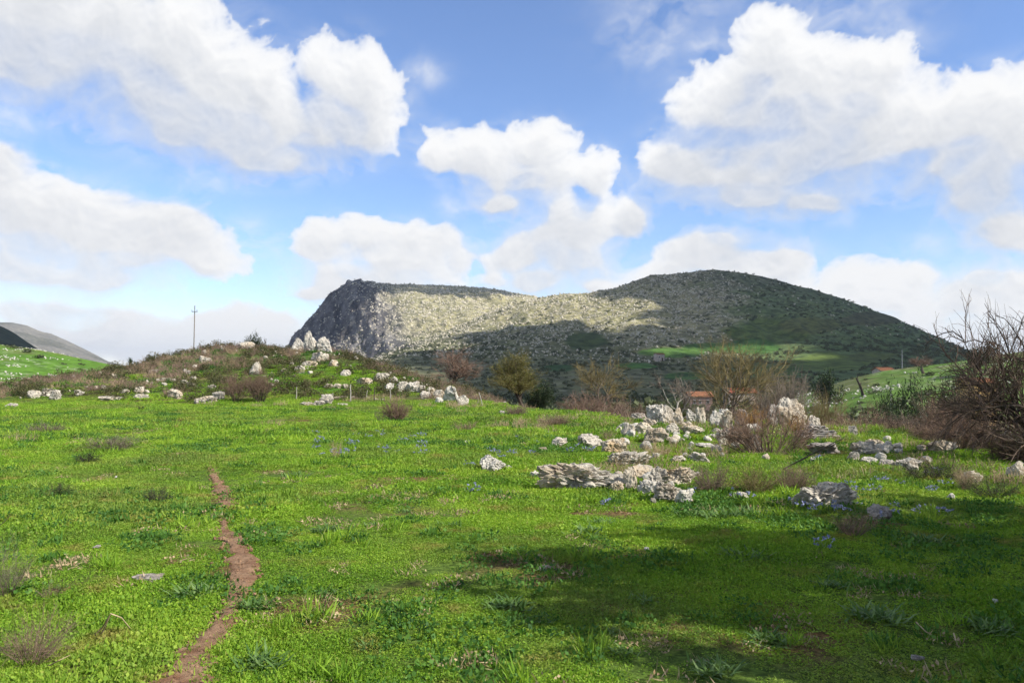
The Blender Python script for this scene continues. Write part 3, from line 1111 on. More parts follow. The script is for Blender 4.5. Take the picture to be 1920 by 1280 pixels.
def ico(sub):
    if sub not in ICO:
        bm = bmesh.new()
        bmesh.ops.create_icosphere(bm, subdivisions=sub, radius=1.0)
        bm.verts.ensure_lookup_table()
        V = np.array([v.co[:] for v in bm.verts])
        Fc = np.array([[v.index for v in f.verts] for f in bm.faces])
        bm.free()
        ICO[sub] = (V, Fc)
    return ICO[sub]


def rock_shape(seed, w, d, h, sub=4, rough=0.20, cuts=9, layers=0.0, sharp=0.0, holes=0.5):
    """weathered limestone: a cut block with pits and fissures; base buried a little, top at height h"""
    rng = np.random.default_rng(seed)
    V, Fc = ico(sub)
    V = V.copy()
    V = np.sign(V) * np.abs(V) ** 0.8
    for _ in range(cuts):
        n = unit(rng.normal(size=3) * np.array([1, 1, 0.8]))
        o = rng.uniform(0.55, 0.9)
        dt = V @ n
        V = V - np.where(dt > o, (dt - o) * 0.96, 0)[:, None] * n
    D = unit(V)
    iso = np.clip(np.array([w, d, h * 1.4]) / (h * 1.4), 0.8, 3.0)
    U_ = V * iso
    q = U_ * 1.4 + rng.uniform(-50, 50, 3)
    big = fbm(q[:, 0], q[:, 1], q[:, 2], 3, seed % 97)
    q2 = U_ * 3.4 + rng.uniform(-50, 50, 3)
    rid = np.abs(fbm(q2[:, 0], q2[:, 1], q2[:, 2] * 0.7, 4, seed % 89 + 3))
    q3 = U_ * 8 + 7.0
    fin = fbm(q3[:, 0], q3[:, 1], q3[:, 2], 3, seed % 83 + 5)
    disp = 1 + rough * 2.8 * big - holes * np.clip(0.13 - rid, 0, 1) * 3.2 + 0.30 * fin
    if layers:
        disp = disp + layers * (np.abs(((V[:, 2] * 4 + 1.5 * big) % 1.0) - 0.5) - 0.25)
    V = V * disp[:, None]
    if sharp:
        V[:, :2] *= np.clip(1 - sharp * np.clip(V[:, 2:3], 0, None), 0.1, 1)
    lo, hi = V.min(0), V.max(0)
    V = (V - (lo + hi) / 2) / ((hi - lo) / 2)
    V = V * np.array([w / 2, d / 2, h * 0.66])
    V[:, 2] += h * 0.40
    return V, Fc


ROCKS = 0
MOUND_GROUP = 'limestone rocks of the mound'


def rock(u, vb, w, h, label, mat='rock', group=None, sub=4, Y=None, dr=0.75, tilt=0.0, name='rock', **kw):
    """limestone rock whose foot shows at (u, vb) and that is w x h photo pixels"""
    global ROCKS
    ROCKS += 1
    p = on_ground(u, vb) if Y is None else at_depth(u, Y)
    s = p[1] / F
    grow_w, grow_h = (1.06, 0.84) if group == MOUND_GROUP else (1.16, 1.10)
    W, H = w * s * grow_w, h * s * grow_h
    D = W * dr
    V, Fc = rock_shape(1000 + ROCKS * 7, W, D, H, sub, **kw)
    if tilt:
        c, n = math.cos(tilt), math.sin(tilt)
        V = np.stack([V[:, 0] * c - V[:, 2] * n, V[:, 1], V[:, 0] * n + V[:, 2] * c], 1)
        V[:, 2] *= H / max(V[:, 2].max(), 1e-3)
    g = Geo().add(V, Fc)
    me = g.mesh(name, M[mat], False)
    x, y = p[0], p[1] + D * 0.35
    x = x * y / p[1]
    z = min(p[2], float(ground_z(np.array([x]), np.array([y]))[0])) if Y is None else p[2]
    return tag(obj(name, me, None, (x, y, z)), label, 'rock', group)


def ribbons(geo, P, W):
    B, n, _ = P.shape
    T = np.empty_like(P)
    T[:, 1:] = P[:, 1:] - P[:, :-1]
    T[:, 0] = T[:, 1]
    S = unit(np.cross(T, np.array([0, 0, 1.0])) + 1e-6)
    V = np.stack([P + S * W[..., None], P - S * W[..., None]], 2).reshape(-1, 3)
    i = np.arange(B * n * 2).reshape(B, n, 2)
    f = np.stack([i[:, :-1, 0], i[:, :-1, 1], i[:, 1:, 1], i[:, 1:, 0]], -1).reshape(-1, 4)
    geo.add(V, f)


def fit(geos, w, h, d=None, base=0.0):
    """scale a plant so that it is w wide and h high"""
    A = np.concatenate([v for g in geos for v in g.V])
    lo, hi = np.percentile(A, 0.7, 0), np.percentile(A, 99.3, 0)
    sx = w / max(hi[0] - lo[0], 1e-6)
    sy = (d or w) / max(hi[1] - lo[1], 1e-6)
    sz = h / max(hi[2], 1e-6)
    for g in geos:
        g.V = [v * np.array([sx, sy, sz]) for v in g.V]


def path_radius(r0, r1, B, n):
    return np.linspace(1, 0, n)[None] * (np.asarray(r0).reshape(-1, 1) - r1) * np.ones((B, 1)) + r1


def tree_geo(seed, h, w, d=None, trunks=1, k=(7, 7, 7), trunk_len=0.5, trunk_r=0.06, twig_r=0.006, angle=0.75, jit=0.14, up=0.05, lean=(0, 0), flare=0.25, fitted=True):
    rng = np.random.default_rng(seed)
    wood, fine = Geo(), Geo()
    a = rng.uniform(0, 6.28, trunks)
    s0 = np.stack([np.cos(a) * 0.1, np.sin(a) * 0.1, np.full(trunks, -0.12)], 1) * (trunks > 1) + np.array([0, 0, -0.1])
    d0 = np.stack([np.cos(a) * flare + lean[0], np.sin(a) * flare + lean[1], np.ones(trunks)], 1)
    L0 = h * trunk_len * rng.uniform(0.8, 1.15, trunks)
    P0 = grow(rng, s0, d0, L0, 7, jit * 0.6, (0, 0, up))
    tubes(wood, P0, path_radius(np.full(trunks, trunk_r), trunk_r * 0.45, trunks, 7), 7)
    s, dd, t = offshoots(rng, P0, k[0], 0.4, 1.0, angle)
    L1 = w * 0.42 * rng.uniform(0.6, 1.25, len(s))
    P1 = grow(rng, s, dd, L1, 6, jit, (0, 0, up * 1.6))
    r1 = trunk_r * 0.45 * rng.uniform(0.6, 1.0, len(s))
    tubes(wood, P1, path_radius(r1, trunk_r * 0.12, len(s), 6), 5)
    s, dd, t = offshoots(rng, P1, k[1], 0.25, 1.0, angle * 0.9)
    L2 = w * 0.22 * rng.uniform(0.5, 1.3, len(s))
    P2 = grow(rng, s, dd, L2, 5, jit * 1.2, (0, 0, up * 1.2))
    tubes(fine, P2, path_radius(np.full(len(s), trunk_r * 0.12 + twig_r), twig_r, len(s), 5), 3)
    s, dd, t = offshoots(rng, P2, k[2], 0.2, 1.0, angle * 0.85)
    L3 = w * 0.11 * rng.uniform(0.4, 1.4, len(s))
    P3 = grow(rng, s, dd, L3, 4, jit * 1.2, (0, 0, up))
    tubes(fine, P3, path_radius(np.full(len(s), twig_r), twig_r * 0.4, len(s), 4), 3)
    return rng, wood, fine, P3


def tree(name, label, u, Y, v_top, w_px, seed, bark='bark_grey', twigs=None, leaves=None, leaf=(0, 0.05), cat='tree', group=None, v_base=None, leaf_aspect=0.4, dw=None, **kw):
    p = at_depth(u, Y)
    top = float(px_z(v_top, Y))
    h = top - p[2]
    w = w_px * Y / F
    rng, wood, fine, P3 = tree_geo(seed, h, w, **kw)
    geos = [wood, fine]
    lg = None
    if leaves:
        lg = Geo()
        n, size = leaf
        idx = rng.integers(0, len(P3), n)
        C = P3[idx, rng.integers(1, 4, n)] + rng.normal(size=(n, 3)) * size * 0.8
        leaf_quads(lg, rng, C, size * rng.uniform(0.6, 1.3, n), leaf_aspect)
        geos.append(lg)
    fit(geos, w, h, dw * Y / F if dw else None)
    t = thing(name, label, cat, p, 0, group)
    obj('trunk', wood.mesh('trunk', M[bark], True), t)
    obj('twigs', fine.mesh('twigs', M[twigs or bark]), t)
    if lg:
        obj('crown', lg.mesh('crown', M[leaves]), t)
    return t


def bush_geo(seed, stems=26, k=(6, 5), r=0.010, jit=0.12, up=0.02, flare=0.9, length=1.0, base_r=0.2, min_t=0.15):
    rng = np.random.default_rng(seed)
    wood, fine = Geo(), Geo()
    a = rng.uniform(0, 6.28, stems)
    fl = flare * np.sqrt(rng.uniform(0, 1, stems))
    s0 = np.stack([np.cos(a) * fl * base_r, np.sin(a) * fl * base_r, np.full(stems, -0.05)], 1)
    d0 = np.stack([np.cos(a) * fl, np.sin(a) * fl, np.full(stems, 0.75)], 1)
    P0 = grow(rng, s0, d0, length * rng.uniform(0.55, 1.1, stems), 6, jit, (0, 0, up))
    tubes(wood, P0, path_radius(np.full(stems, r), r * 0.35, stems, 6), 4)
    s, dd, t = offshoots(rng, P0, k[0], min_t, 1.0, 0.55)
    P1 = grow(rng, s, dd, 0.42 * length * rng.uniform(0.4, 1.2, len(s)), 4, jit * 1.3, (0, 0, up))
    tubes(fine, P1, path_radius(np.full(len(s), r * 0.45), r * 0.2, len(s), 4), 3)
    s, dd, t = offshoots(rng, P1, k[1], 0.1, 1.0, 0.6)
    P2 = grow(rng, s, dd, 0.2 * length * rng.uniform(0.4, 1.3, len(s)), 3, jit * 1.4, (0, 0, up))
    tubes(fine, P2, path_radius(np.full(len(s), r * 0.25), r * 0.12, len(s), 3), 3)
    return rng, wood, fine, P2


def bush(label, u, vb, w, h, seed, bark='bark_grey', twigs=None, leaves=None, leaf=(0, 0.03), Y=None, group=None, name='shrub', cat='shrub', dr=0.8, leaf_aspect=0.4, **kw):
    p = on_ground(u, vb) if Y is None else at_depth(u, Y)
    s = p[1] / F
    W = w * s
    H = h * s if Y is None else float(px_z(vb - h, Y)) - p[2]
    rng, wood, fine, P2 = bush_geo(seed, **kw)
    geos = [wood, fine]
    lg = None
    if leaves:
        lg = Geo()
        n, size = leaf
        idx = rng.integers(0, len(P2), n)
        C = P2[idx, rng.integers(0, 3, n)] + rng.normal(size=(n, 3)) * 0.03
        leaf_quads(lg, rng, C, size * rng.uniform(0.6, 1.3, n), leaf_aspect)
        geos.append(lg)
    fit(geos, W, H, W * dr)
    p = p + np.array([0, W * dr * 0.3, 0])
    if Y is None:
        p[2] = float(ground_z(p[0:1], p[1:2])[0])
    t = thing(name, label, cat, p, 0, group)
    obj('stems', wood.mesh('stems', M[bark], True), t)
    obj('twigs', fine.mesh('twigs', M[twigs or bark]), t)
    if lg:
        obj('leaves', lg.mesh('leaves', M[leaves]), t)
    return t


# ------------------------------------------------------------------ scattering of what nobody could count


def scatter(name, P, rz, scl, meshes, label, idx=None, tilt=None):
    n = len(P)
    me = mesh_np(name, P, [])
    rng = np.random.default_rng(len(name) + n)
    rot = np.zeros((n, 3), np.float32)
    rot[:, 2] = rz
    if tilt:
        rot[:, :2] = rng.normal(size=(n, 2)) * tilt
    scl = np.asarray(scl, np.float32)
    if scl.ndim == 1:
        scl = np.repeat(scl[:, None], 3, 1)
    me.attributes.new('turn', 'FLOAT_VECTOR', 'POINT').data.foreach_set('vector', rot.ravel())
    me.attributes.new('size', 'FLOAT_VECTOR', 'POINT').data.foreach_set('vector', scl.ravel())
    pick = rng.integers(0, len(meshes), n) if idx is None else idx
    me.attributes.new('pick', 'INT', 'POINT').data.foreach_set('value', np.asarray(pick, np.int32))
    col = bpy.data.collections.new(name + '_kinds')
    for i, m in enumerate(meshes):
        col.objects.link(bpy.data.objects.new('%s_kind_%02d' % (name, i), m))
    ng = bpy.data.node_groups.new(name + '_scatter', 'GeometryNodeTree')
    ng.interface.new_socket('Geometry', in_out='INPUT', socket_type='NodeSocketGeometry')
    ng.interface.new_socket('Geometry', in_out='OUTPUT', socket_type='NodeSocketGeometry')
    t = NT(ng)
    gi, go = t.node('NodeGroupInput'), t.node('NodeGroupOutput')
    ci = t.node('GeometryNodeCollectionInfo')
    ci.inputs[0].default_value = col
    ci.inputs['Separate Children'].default_value = True
    ci.inputs['Reset Children'].default_value = True

    def named(k, ty):
        nd = t.node('GeometryNodeInputNamedAttribute', data_type=ty)
        nd.inputs[0].default_value = k
        return nd.outputs[0]

    ip = t.node('GeometryNodeInstanceOnPoints')
    t.put(ip.inputs['Points'], gi.outputs[0])
    t.put(ip.inputs['Instance'], ci.outputs[0])
    ip.inputs['Pick Instance'].default_value = True
    t.put(ip.inputs['Instance Index'], named('pick', 'INT'))
    e2r = t.node('FunctionNodeEulerToRotation')
    t.put(e2r.inputs[0], named('turn', 'FLOAT_VECTOR'))
    t.put(ip.inputs['Rotation'], e2r.outputs[0])
    t.put(ip.inputs['Scale'], named('size', 'FLOAT_VECTOR'))
    t.put(go.inputs[0], ip.outputs[0])
    o = tag(obj(name, me), kind='stuff', label=label)
    md = o.modifiers.new('scatter', 'NODES')
    md.node_group = ng
    return o


def wedge(rng, n, r0, r1, half=42.0, lean=0.0):
    """n points spread evenly over a sector in front"""
    r = np.sqrt(rng.uniform(r0 * r0, r1 * r1, n))
    a = np.radians(rng.uniform(-half, half, n) + lean)
    return r * np.sin(a), r * np.cos(a)


def leaf_patch(seed, radius, n_leaf, leaf_size, n_blade, blade_len, mat, height=0.04, blade_aspect=0.10):
    rng = np.random.default_rng(seed)
    g = Geo()
    r = radius * np.sqrt(rng.uniform(0, 1, n_leaf))
    a = rng.uniform(0, 6.28, n_leaf)
    z = height * rng.uniform(0, 1, n_leaf) ** 1.3 * (1 - 0.5 * (r / radius) ** 2)
    leaf_quads(g, rng, np.stack([r * np.cos(a), r * np.sin(a), z], 1), leaf_size * rng.uniform(0.6, 1.3, n_leaf), 0.7, 0.25)
    r = radius * np.sqrt(rng.uniform(0, 1, n_blade))
    a = rng.uniform(0, 6.28, n_blade)
    leaf_quads(g, rng, np.stack([r * np.cos(a), r * np.sin(a), 0 * r], 1), blade_len * rng.uniform(0.5, 1.2, n_blade), blade_aspect, 1.6)
    return g.mesh('leaf_patch', mat)


def stalk_tuft(seed, radius, n, length, mat, width=0.012, spread=0.35, heads=True):
    rng = np.random.default_rng(seed)
    g = Geo()
    r = radius * np.sqrt(rng.uniform(0, 1, n))
    a = rng.uniform(0, 6.28, n)
    d = np.stack([np.cos(a) * spread, np.sin(a) * spread, np.ones(n)], 1) + rng.normal(size=(n, 3)) * 0.22
    P = grow(rng, np.stack([r * np.cos(a), r * np.sin(a), 0 * r], 1), d, length * rng.uniform(0.4, 1.1, n), 4, 0.12, (0, 0, 0.0))
    tubes(g, P, path_radius(np.full(n, width / 2), width * 0.15, n, 4), 3)
    s, dd, t = offshoots(rng, P, 4, 0.3, 1.0, 0.6)
    P = grow(rng, s, dd, length * 0.25 * rng.uniform(0.3, 1.2, len(s)), 3, 0.2, (0, 0, 0.05))
    tubes(g, P, path_radius(np.full(len(s), width * 0.3), width * 0.12, len(s), 3), 3)
    return g.mesh('stalk_tuft', mat)


def round_scrub(seed, mat, n=420, leaf=0.16):
    rng = np.random.default_rng(seed)
    g = Geo()
    cl = rng.integers(5, 9)
    cc = rng.normal(size=(cl, 3)) * np.array([0.5, 0.5, 0.28]) + np.array([0, 0, 0.5])
    cr = rng.uniform(0.28, 0.5, cl)
    i = rng.integers(0, cl, n)
    D = unit(rng.normal(size=(n, 3)))
    C = cc[i] + D * (cr[i] * rng.uniform(0.65, 1.05, n))[:, None]
    C[:, 2] = np.abs(C[:, 2])
    leaf_quads(g, rng, C, leaf * rng.uniform(0.6, 1.5, n), 0.8, 0.2, D * 0.8)
    return g.mesh('round_scrub', mat)


def small_stone(seed, mat, sub=2):
    V, Fc = rock_shape(seed, 1.0, 0.85, 0.62, sub, 0.16, 18, holes=0.2)
    return Geo().add(V, Fc).mesh('small_stone', mat, False)

# ------------------------------------------------------------------ grass and weeds of the meadow


def build_meadow():
    rng = np.random.default_rng(11)
    bare = lambda x, y: fbm(x / 0.9, y / 0.9, None, 3, 301) + 0.6 * fbm(x / 3.0, y / 3.0, None, 2, 303)
    tall = lambda x, y: fbm(x / 1.7, y / 1.7, None, 3, 305)

    def lay(name, n, r0, r1, meshes, label, base, keep_bare=0.23, half=56.0, mo=None, soft=0.6, margin=0.0):
        x, y = wedge(rng, n, r0, r1, half)
        k = rng.uniform(0, 1, n)
        ok = path_cover(x, y, margin) < 0.42 + 0.5 * k
        b = bare(x, y)
        ok &= (b < keep_bare) | (k < 0.22)
        e = edge_dist(x, y)
        ok &= e < 0.4
        m = mound_share(x, y)
        turf = np.exp(-((x + 11.5) / 4.2) ** 2 - ((y - 44.5) / 4.5) ** 2) * 1.6
        ok &= k > np.clip(m - turf, 0, 1) * 0.8
        x, y, b = x[ok], y[ok], b[ok]
        z = ground_z(x, y) - 0.01
        t = tall(x, y)
        s = base * np.clip(0.75 + 1.5 * t, 0.45, 1.6) * rng.uniform(0.8, 1.25, len(x)) * (1 - 0.45 * sstep(0.05, 0.25, b))
        pc = path_cover(x, y)
        s = s * (1 - soft * pc)
        S = np.stack([np.maximum(s, base * 0.8), np.maximum(s, base * 0.8), s], 1)
        scatter(name, np.stack([x, y, z], 1), rng.uniform(0, 6.28, len(x)), S, meshes, label, tilt=0.06)

    g1 = [leaf_patch(400 + i, 0.17, 330, 0.020, 55, 0.058, M['grass'], 0.042) for i in range(6)]
    g2 = [leaf_patch(420 + i, 0.30, 350, 0.031, 70, 0.078, M['grass'], 0.050, 0.14) for i in range(5)]
    g3 = [leaf_patch(440 + i, 0.60, 330, 0.050, 130, 0.12, M['grass'], 0.060, 0.18) for i in range(5)]
    lay('grass', 10700, 2.6, 9.5, g1, 'short bright green clover and grass of the meadow', 1.0, margin=0.01)
    lay('grass', 11700, 9.0, 19.0, g2, 'bright green grass in the middle of the meadow', 1.0, 0.22, margin=0.11)
    lay('grass', 14300, 18.0, 50.0, g3, 'green grass at the far side of the meadow', 1.0, 0.26)
    # patches of coarser, darker weeds
    w1 = [leaf_patch(460 + i, 0.14, 90, 0.026, 16, 0.07, M['weed'], 0.06) for i in range(5)]
    n = 9500
    x, y = wedge(rng, n, 2.8, 32, 43)
    k = fbm(x / 1.1, y / 1.1, None, 3, 307) + 0.5 * fbm(x / 4, y / 4, None, 2, 309)
    ok = (k > 0.12 - 0.05 * rng.uniform(0, 1, n)) & (path_cover(x, y) < 0.2) & (edge_dist(x, y) < -0.2)
    x, y, k = x[ok], y[ok], k[ok]
    s = rng.uniform(0.6, 1.3, len(x)) * (1 + y / 40)
    scatter('weeds', np.stack([x, y, ground_z(x, y) - 0.01], 1), rng.uniform(0, 6.28, len(x)), s, w1, 'patches of darker broad-leaved weeds in the meadow', tilt=0.1)
    # short dry stubble at the back of the meadow and round the rocks
    st = [stalk_tuft(480 + i, 0.22, 26, 0.28, M['dry_straw'], 0.010) for i in range(4)]
    n = 5200
    x, y = wedge(rng, n, 12, 40, 40)
    e = edge_dist(x, y)
    u, v = project(x, y, 0 * x)
    rocks = np.exp(-((u - 1330) / 230) ** 2 - ((v - 870) / 60) ** 2)
    k = fbm(x / 2.2, y / 2.2, None, 3, 311)
    ok = ((k + 0.25 * sstep(-9, 0, e) + 0.12 * rocks > 0.25) & (e < 1.5)) & (rng.uniform(0, 1, n) < 0.8)
    x, y = x[ok], y[ok]
    scatter('dry_grass', np.stack([x, y, ground_z(x, y) - 0.01], 1), rng.uniform(0, 6.28, len(x)), rng.uniform(0.4, 1.0, len(x)), st, 'thin dry stalks standing in the grass near the meadow rim', tilt=0.15)
    # taller grass clumps and withered leaves low in the near turf
    tg = [leaf_patch(530 + i, 0.09, 14, 0.03, 60, 0.15, M['grass'], 0.05, 0.07) for i in range(4)] + [leaf_patch(540 + i, 0.10, 40, 0.04, 30, 0.11, M['weed'], 0.07, 0.12) for i in range(3)]
    n = 1500
    x, y = wedge(rng, n, 3.2, 22, 42)
    ok = (fbm(x / 1.5, y / 1.5, None, 3, 319) > 0.0) & (path_cover(x, y, 0.08) < 0.2) & (edge_dist(x, y) < -0.2)
    x, y = x[ok], y[ok]
    scatter('grass', np.stack([x, y, ground_z(x, y) - 0.01], 1), rng.uniform(0, 6.28, len(x)), rng.uniform(0.45, 1.1, len(x)) * (1 + y / 60), tg, 'taller clumps of grass in the meadow', tilt=0.15)
    dl = [leaf_patch(550 + i, 0.13, 26, 0.022, 20, 0.07, M['dry_straw'], 0.035, 0.08) for i in range(4)]
    n = 2600
    x, y = wedge(rng, n, 3.0, 24, 42)
    ok = (bare(x, y) > 0.06 + 0.1 * rng.uniform(0, 1, n)) & (path_cover(x, y) < 0.5)
    x, y = x[ok], y[ok]
    scatter('dry_grass', np.stack([x, y, ground_z(x, y)], 1), rng.uniform(0, 6.28, len(x)), rng.uniform(0.6, 1.3, len(x)), dl, 'withered leaves and straw low in the turf', tilt=0.1)
    # broken stone between the rocks of the ring and along the rim
    rs = [small_stone(560 + i, M['rock'], 2) for i in range(5)] + [small_stone(570 + i, M['rock_pale'], 2) for i in range(3)]
    n = 900
    u, v = rng.uniform(1090, 1760, n), rng.uniform(800, 945, n)
    d_ = [flat_point(a, b) for a, b in zip(u, v)]
    x, y = np.array([q[0] for q in d_]), np.array([q[1] for q in d_])
    k = np.exp(-((u - 1290) / 130) ** 2 - ((v - 812) / 22) ** 2) + 0.8 * np.exp(-((u - 1230) / 70) ** 2 - ((v - 905) / 28) ** 2) + 0.7 * np.exp(-((u - 1650) / 70) ** 2 - ((v - 855 - 0.25 * (u - 1650)) / 14) ** 2) + 0.012
    ok = rng.uniform(0, 1, n) < k * 0.55
    x, y = x[ok], y[ok]
    scatter('rubble', np.stack([x, y, ground_z(x, y) + 0.03], 1), rng.uniform(0, 6.28, len(x)), rng.uniform(0.07, 0.30, len(x)) * np.clip(y / 18, 0.4, 1.1), rs, 'broken limestone between the rocks of the stone ring', tilt=0.3)
    # scattered pale chips of stone
    ch = [small_stone(490 + i, M['rock_white'], 1) for i in range(4)]
    n = 200
    x, y = wedge(rng, n, 5, 34, 38)
    ok = rng.uniform(0, 1, n) < 0.35 + 0.6 * np.exp(-((x - 3.5) / 3) ** 2)
    x, y = x[ok], y[ok]
    scatter('pebbles', np.stack([x, y, ground_z(x, y) + 0.01], 1), rng.uniform(0, 6.28, len(x)), rng.uniform(0.012, 0.05, len(x)), ch, 'pale chips of stone lying in the grass')
    # crumbs of earth on the footpath
    ch = [small_stone(495 + i, M['soil'], 1) for i in range(4)]
    k = rng.integers(0, len(PATH), 900)
    x = PATH[k, 0] + rng.normal(size=900) * PATH[k, 2] * 0.32
    y = PATH[k, 1] + rng.normal(size=900) * 0.08
    scatter('dirt', np.stack([x, y, ground_z(x, y) + 0.008], 1), rng.uniform(0, 6.28, 900), rng.uniform(0.008, 0.035, 900), ch, 'crumbs of reddish earth on the footpath')

    # rough growth on the mound: mauve-brown dry herbs, green low scrub
    md = [stalk_tuft(500 + i, 0.35, 46, 0.55, M['dry_mauve'], 0.016, 0.5) for i in range(5)] + [stalk_tuft(506 + i, 0.35, 40, 0.45, M['dry_straw'], 0.014, 0.5) for i in range(2)] + [leaf_patch(580 + i, 0.4, 120, 0.09, 90, 0.30, M['weed'], 0.15, 0.12) for i in range(3)]
    mg = [round_scrub(510 + i, M['shrub_leaf'], 260, 0.14) for i in range(5)]
    n = 9000
    x, y = rng.uniform(-62, 1.5, n), rng.uniform(35, 74, n)
    m = mound_share(x, y)
    my = np.interp(x, MOUND_X, MOUND_Y)
    turf = np.exp(-((x + 11.5) / 4.2) ** 2 - ((y - 44.5) / 4.5) ** 2) * 2.2
    k = fbm(x / 3.2, y / 3.2, None, 3, 313)
    high = sstep(0.15, 0.75, (y - 36) / (my - 36))
    ok = (k + 0.20 * high - 0.4 * turf > 0.02 + 0.1 * rng.uniform(0, 1, n)) & (m > 0.6)
    X, Y_ = x[ok], y[ok]
    scatter('undergrowth', np.stack([X, Y_, ground_z(X, Y_) - 0.03], 1), rng.uniform(0, 6.28, len(X)), rng.uniform(0.45, 1.05, len(X)), md, 'mauve-brown dry herbs covering the mound', tilt=0.15)
    ok = (k - 0.5 * turf < -0.02) & (m > 0.6) & (rng.uniform(0, 1, n) < 0.5)
    X, Y_ = x[ok], y[ok]
    scatter('undergrowth', np.stack([X, Y_, ground_z(X, Y_) - 0.03], 1), rng.uniform(0, 6.28, len(X)), rng.uniform(0.2, 0.5, len(X)), mg, 'low dull green scrub between the stones of the mound', tilt=0.1)
    # stones of the mound too small to pick apart
    ms = [small_stone(520 + i, M['rock'], 2) for i in range(5)]
    n = 950
    x, y = rng.uniform(-45, 0, n), rng.uniform(36.5, 58, n)
    k = fbm(x / 2.6, y / 2.6, None, 3, 317)
    ok = (k > 0.05 + 0.12 * rng.uniform(0, 1, n)) & (mound_share(x, y) > 0.5)
    x, y = x[ok], y[ok]
    scatter('rubble', np.stack([x, y, ground_z(x, y) + 0.05], 1), rng.uniform(0, 6.28, len(x)), rng.uniform(0.10, 0.34, len(x)), ms, 'loose pale stones strewn over the mound', tilt=0.3)


build_meadow()


# ------------------------------------------------------------------ stones and scrub of the hills and the mountain


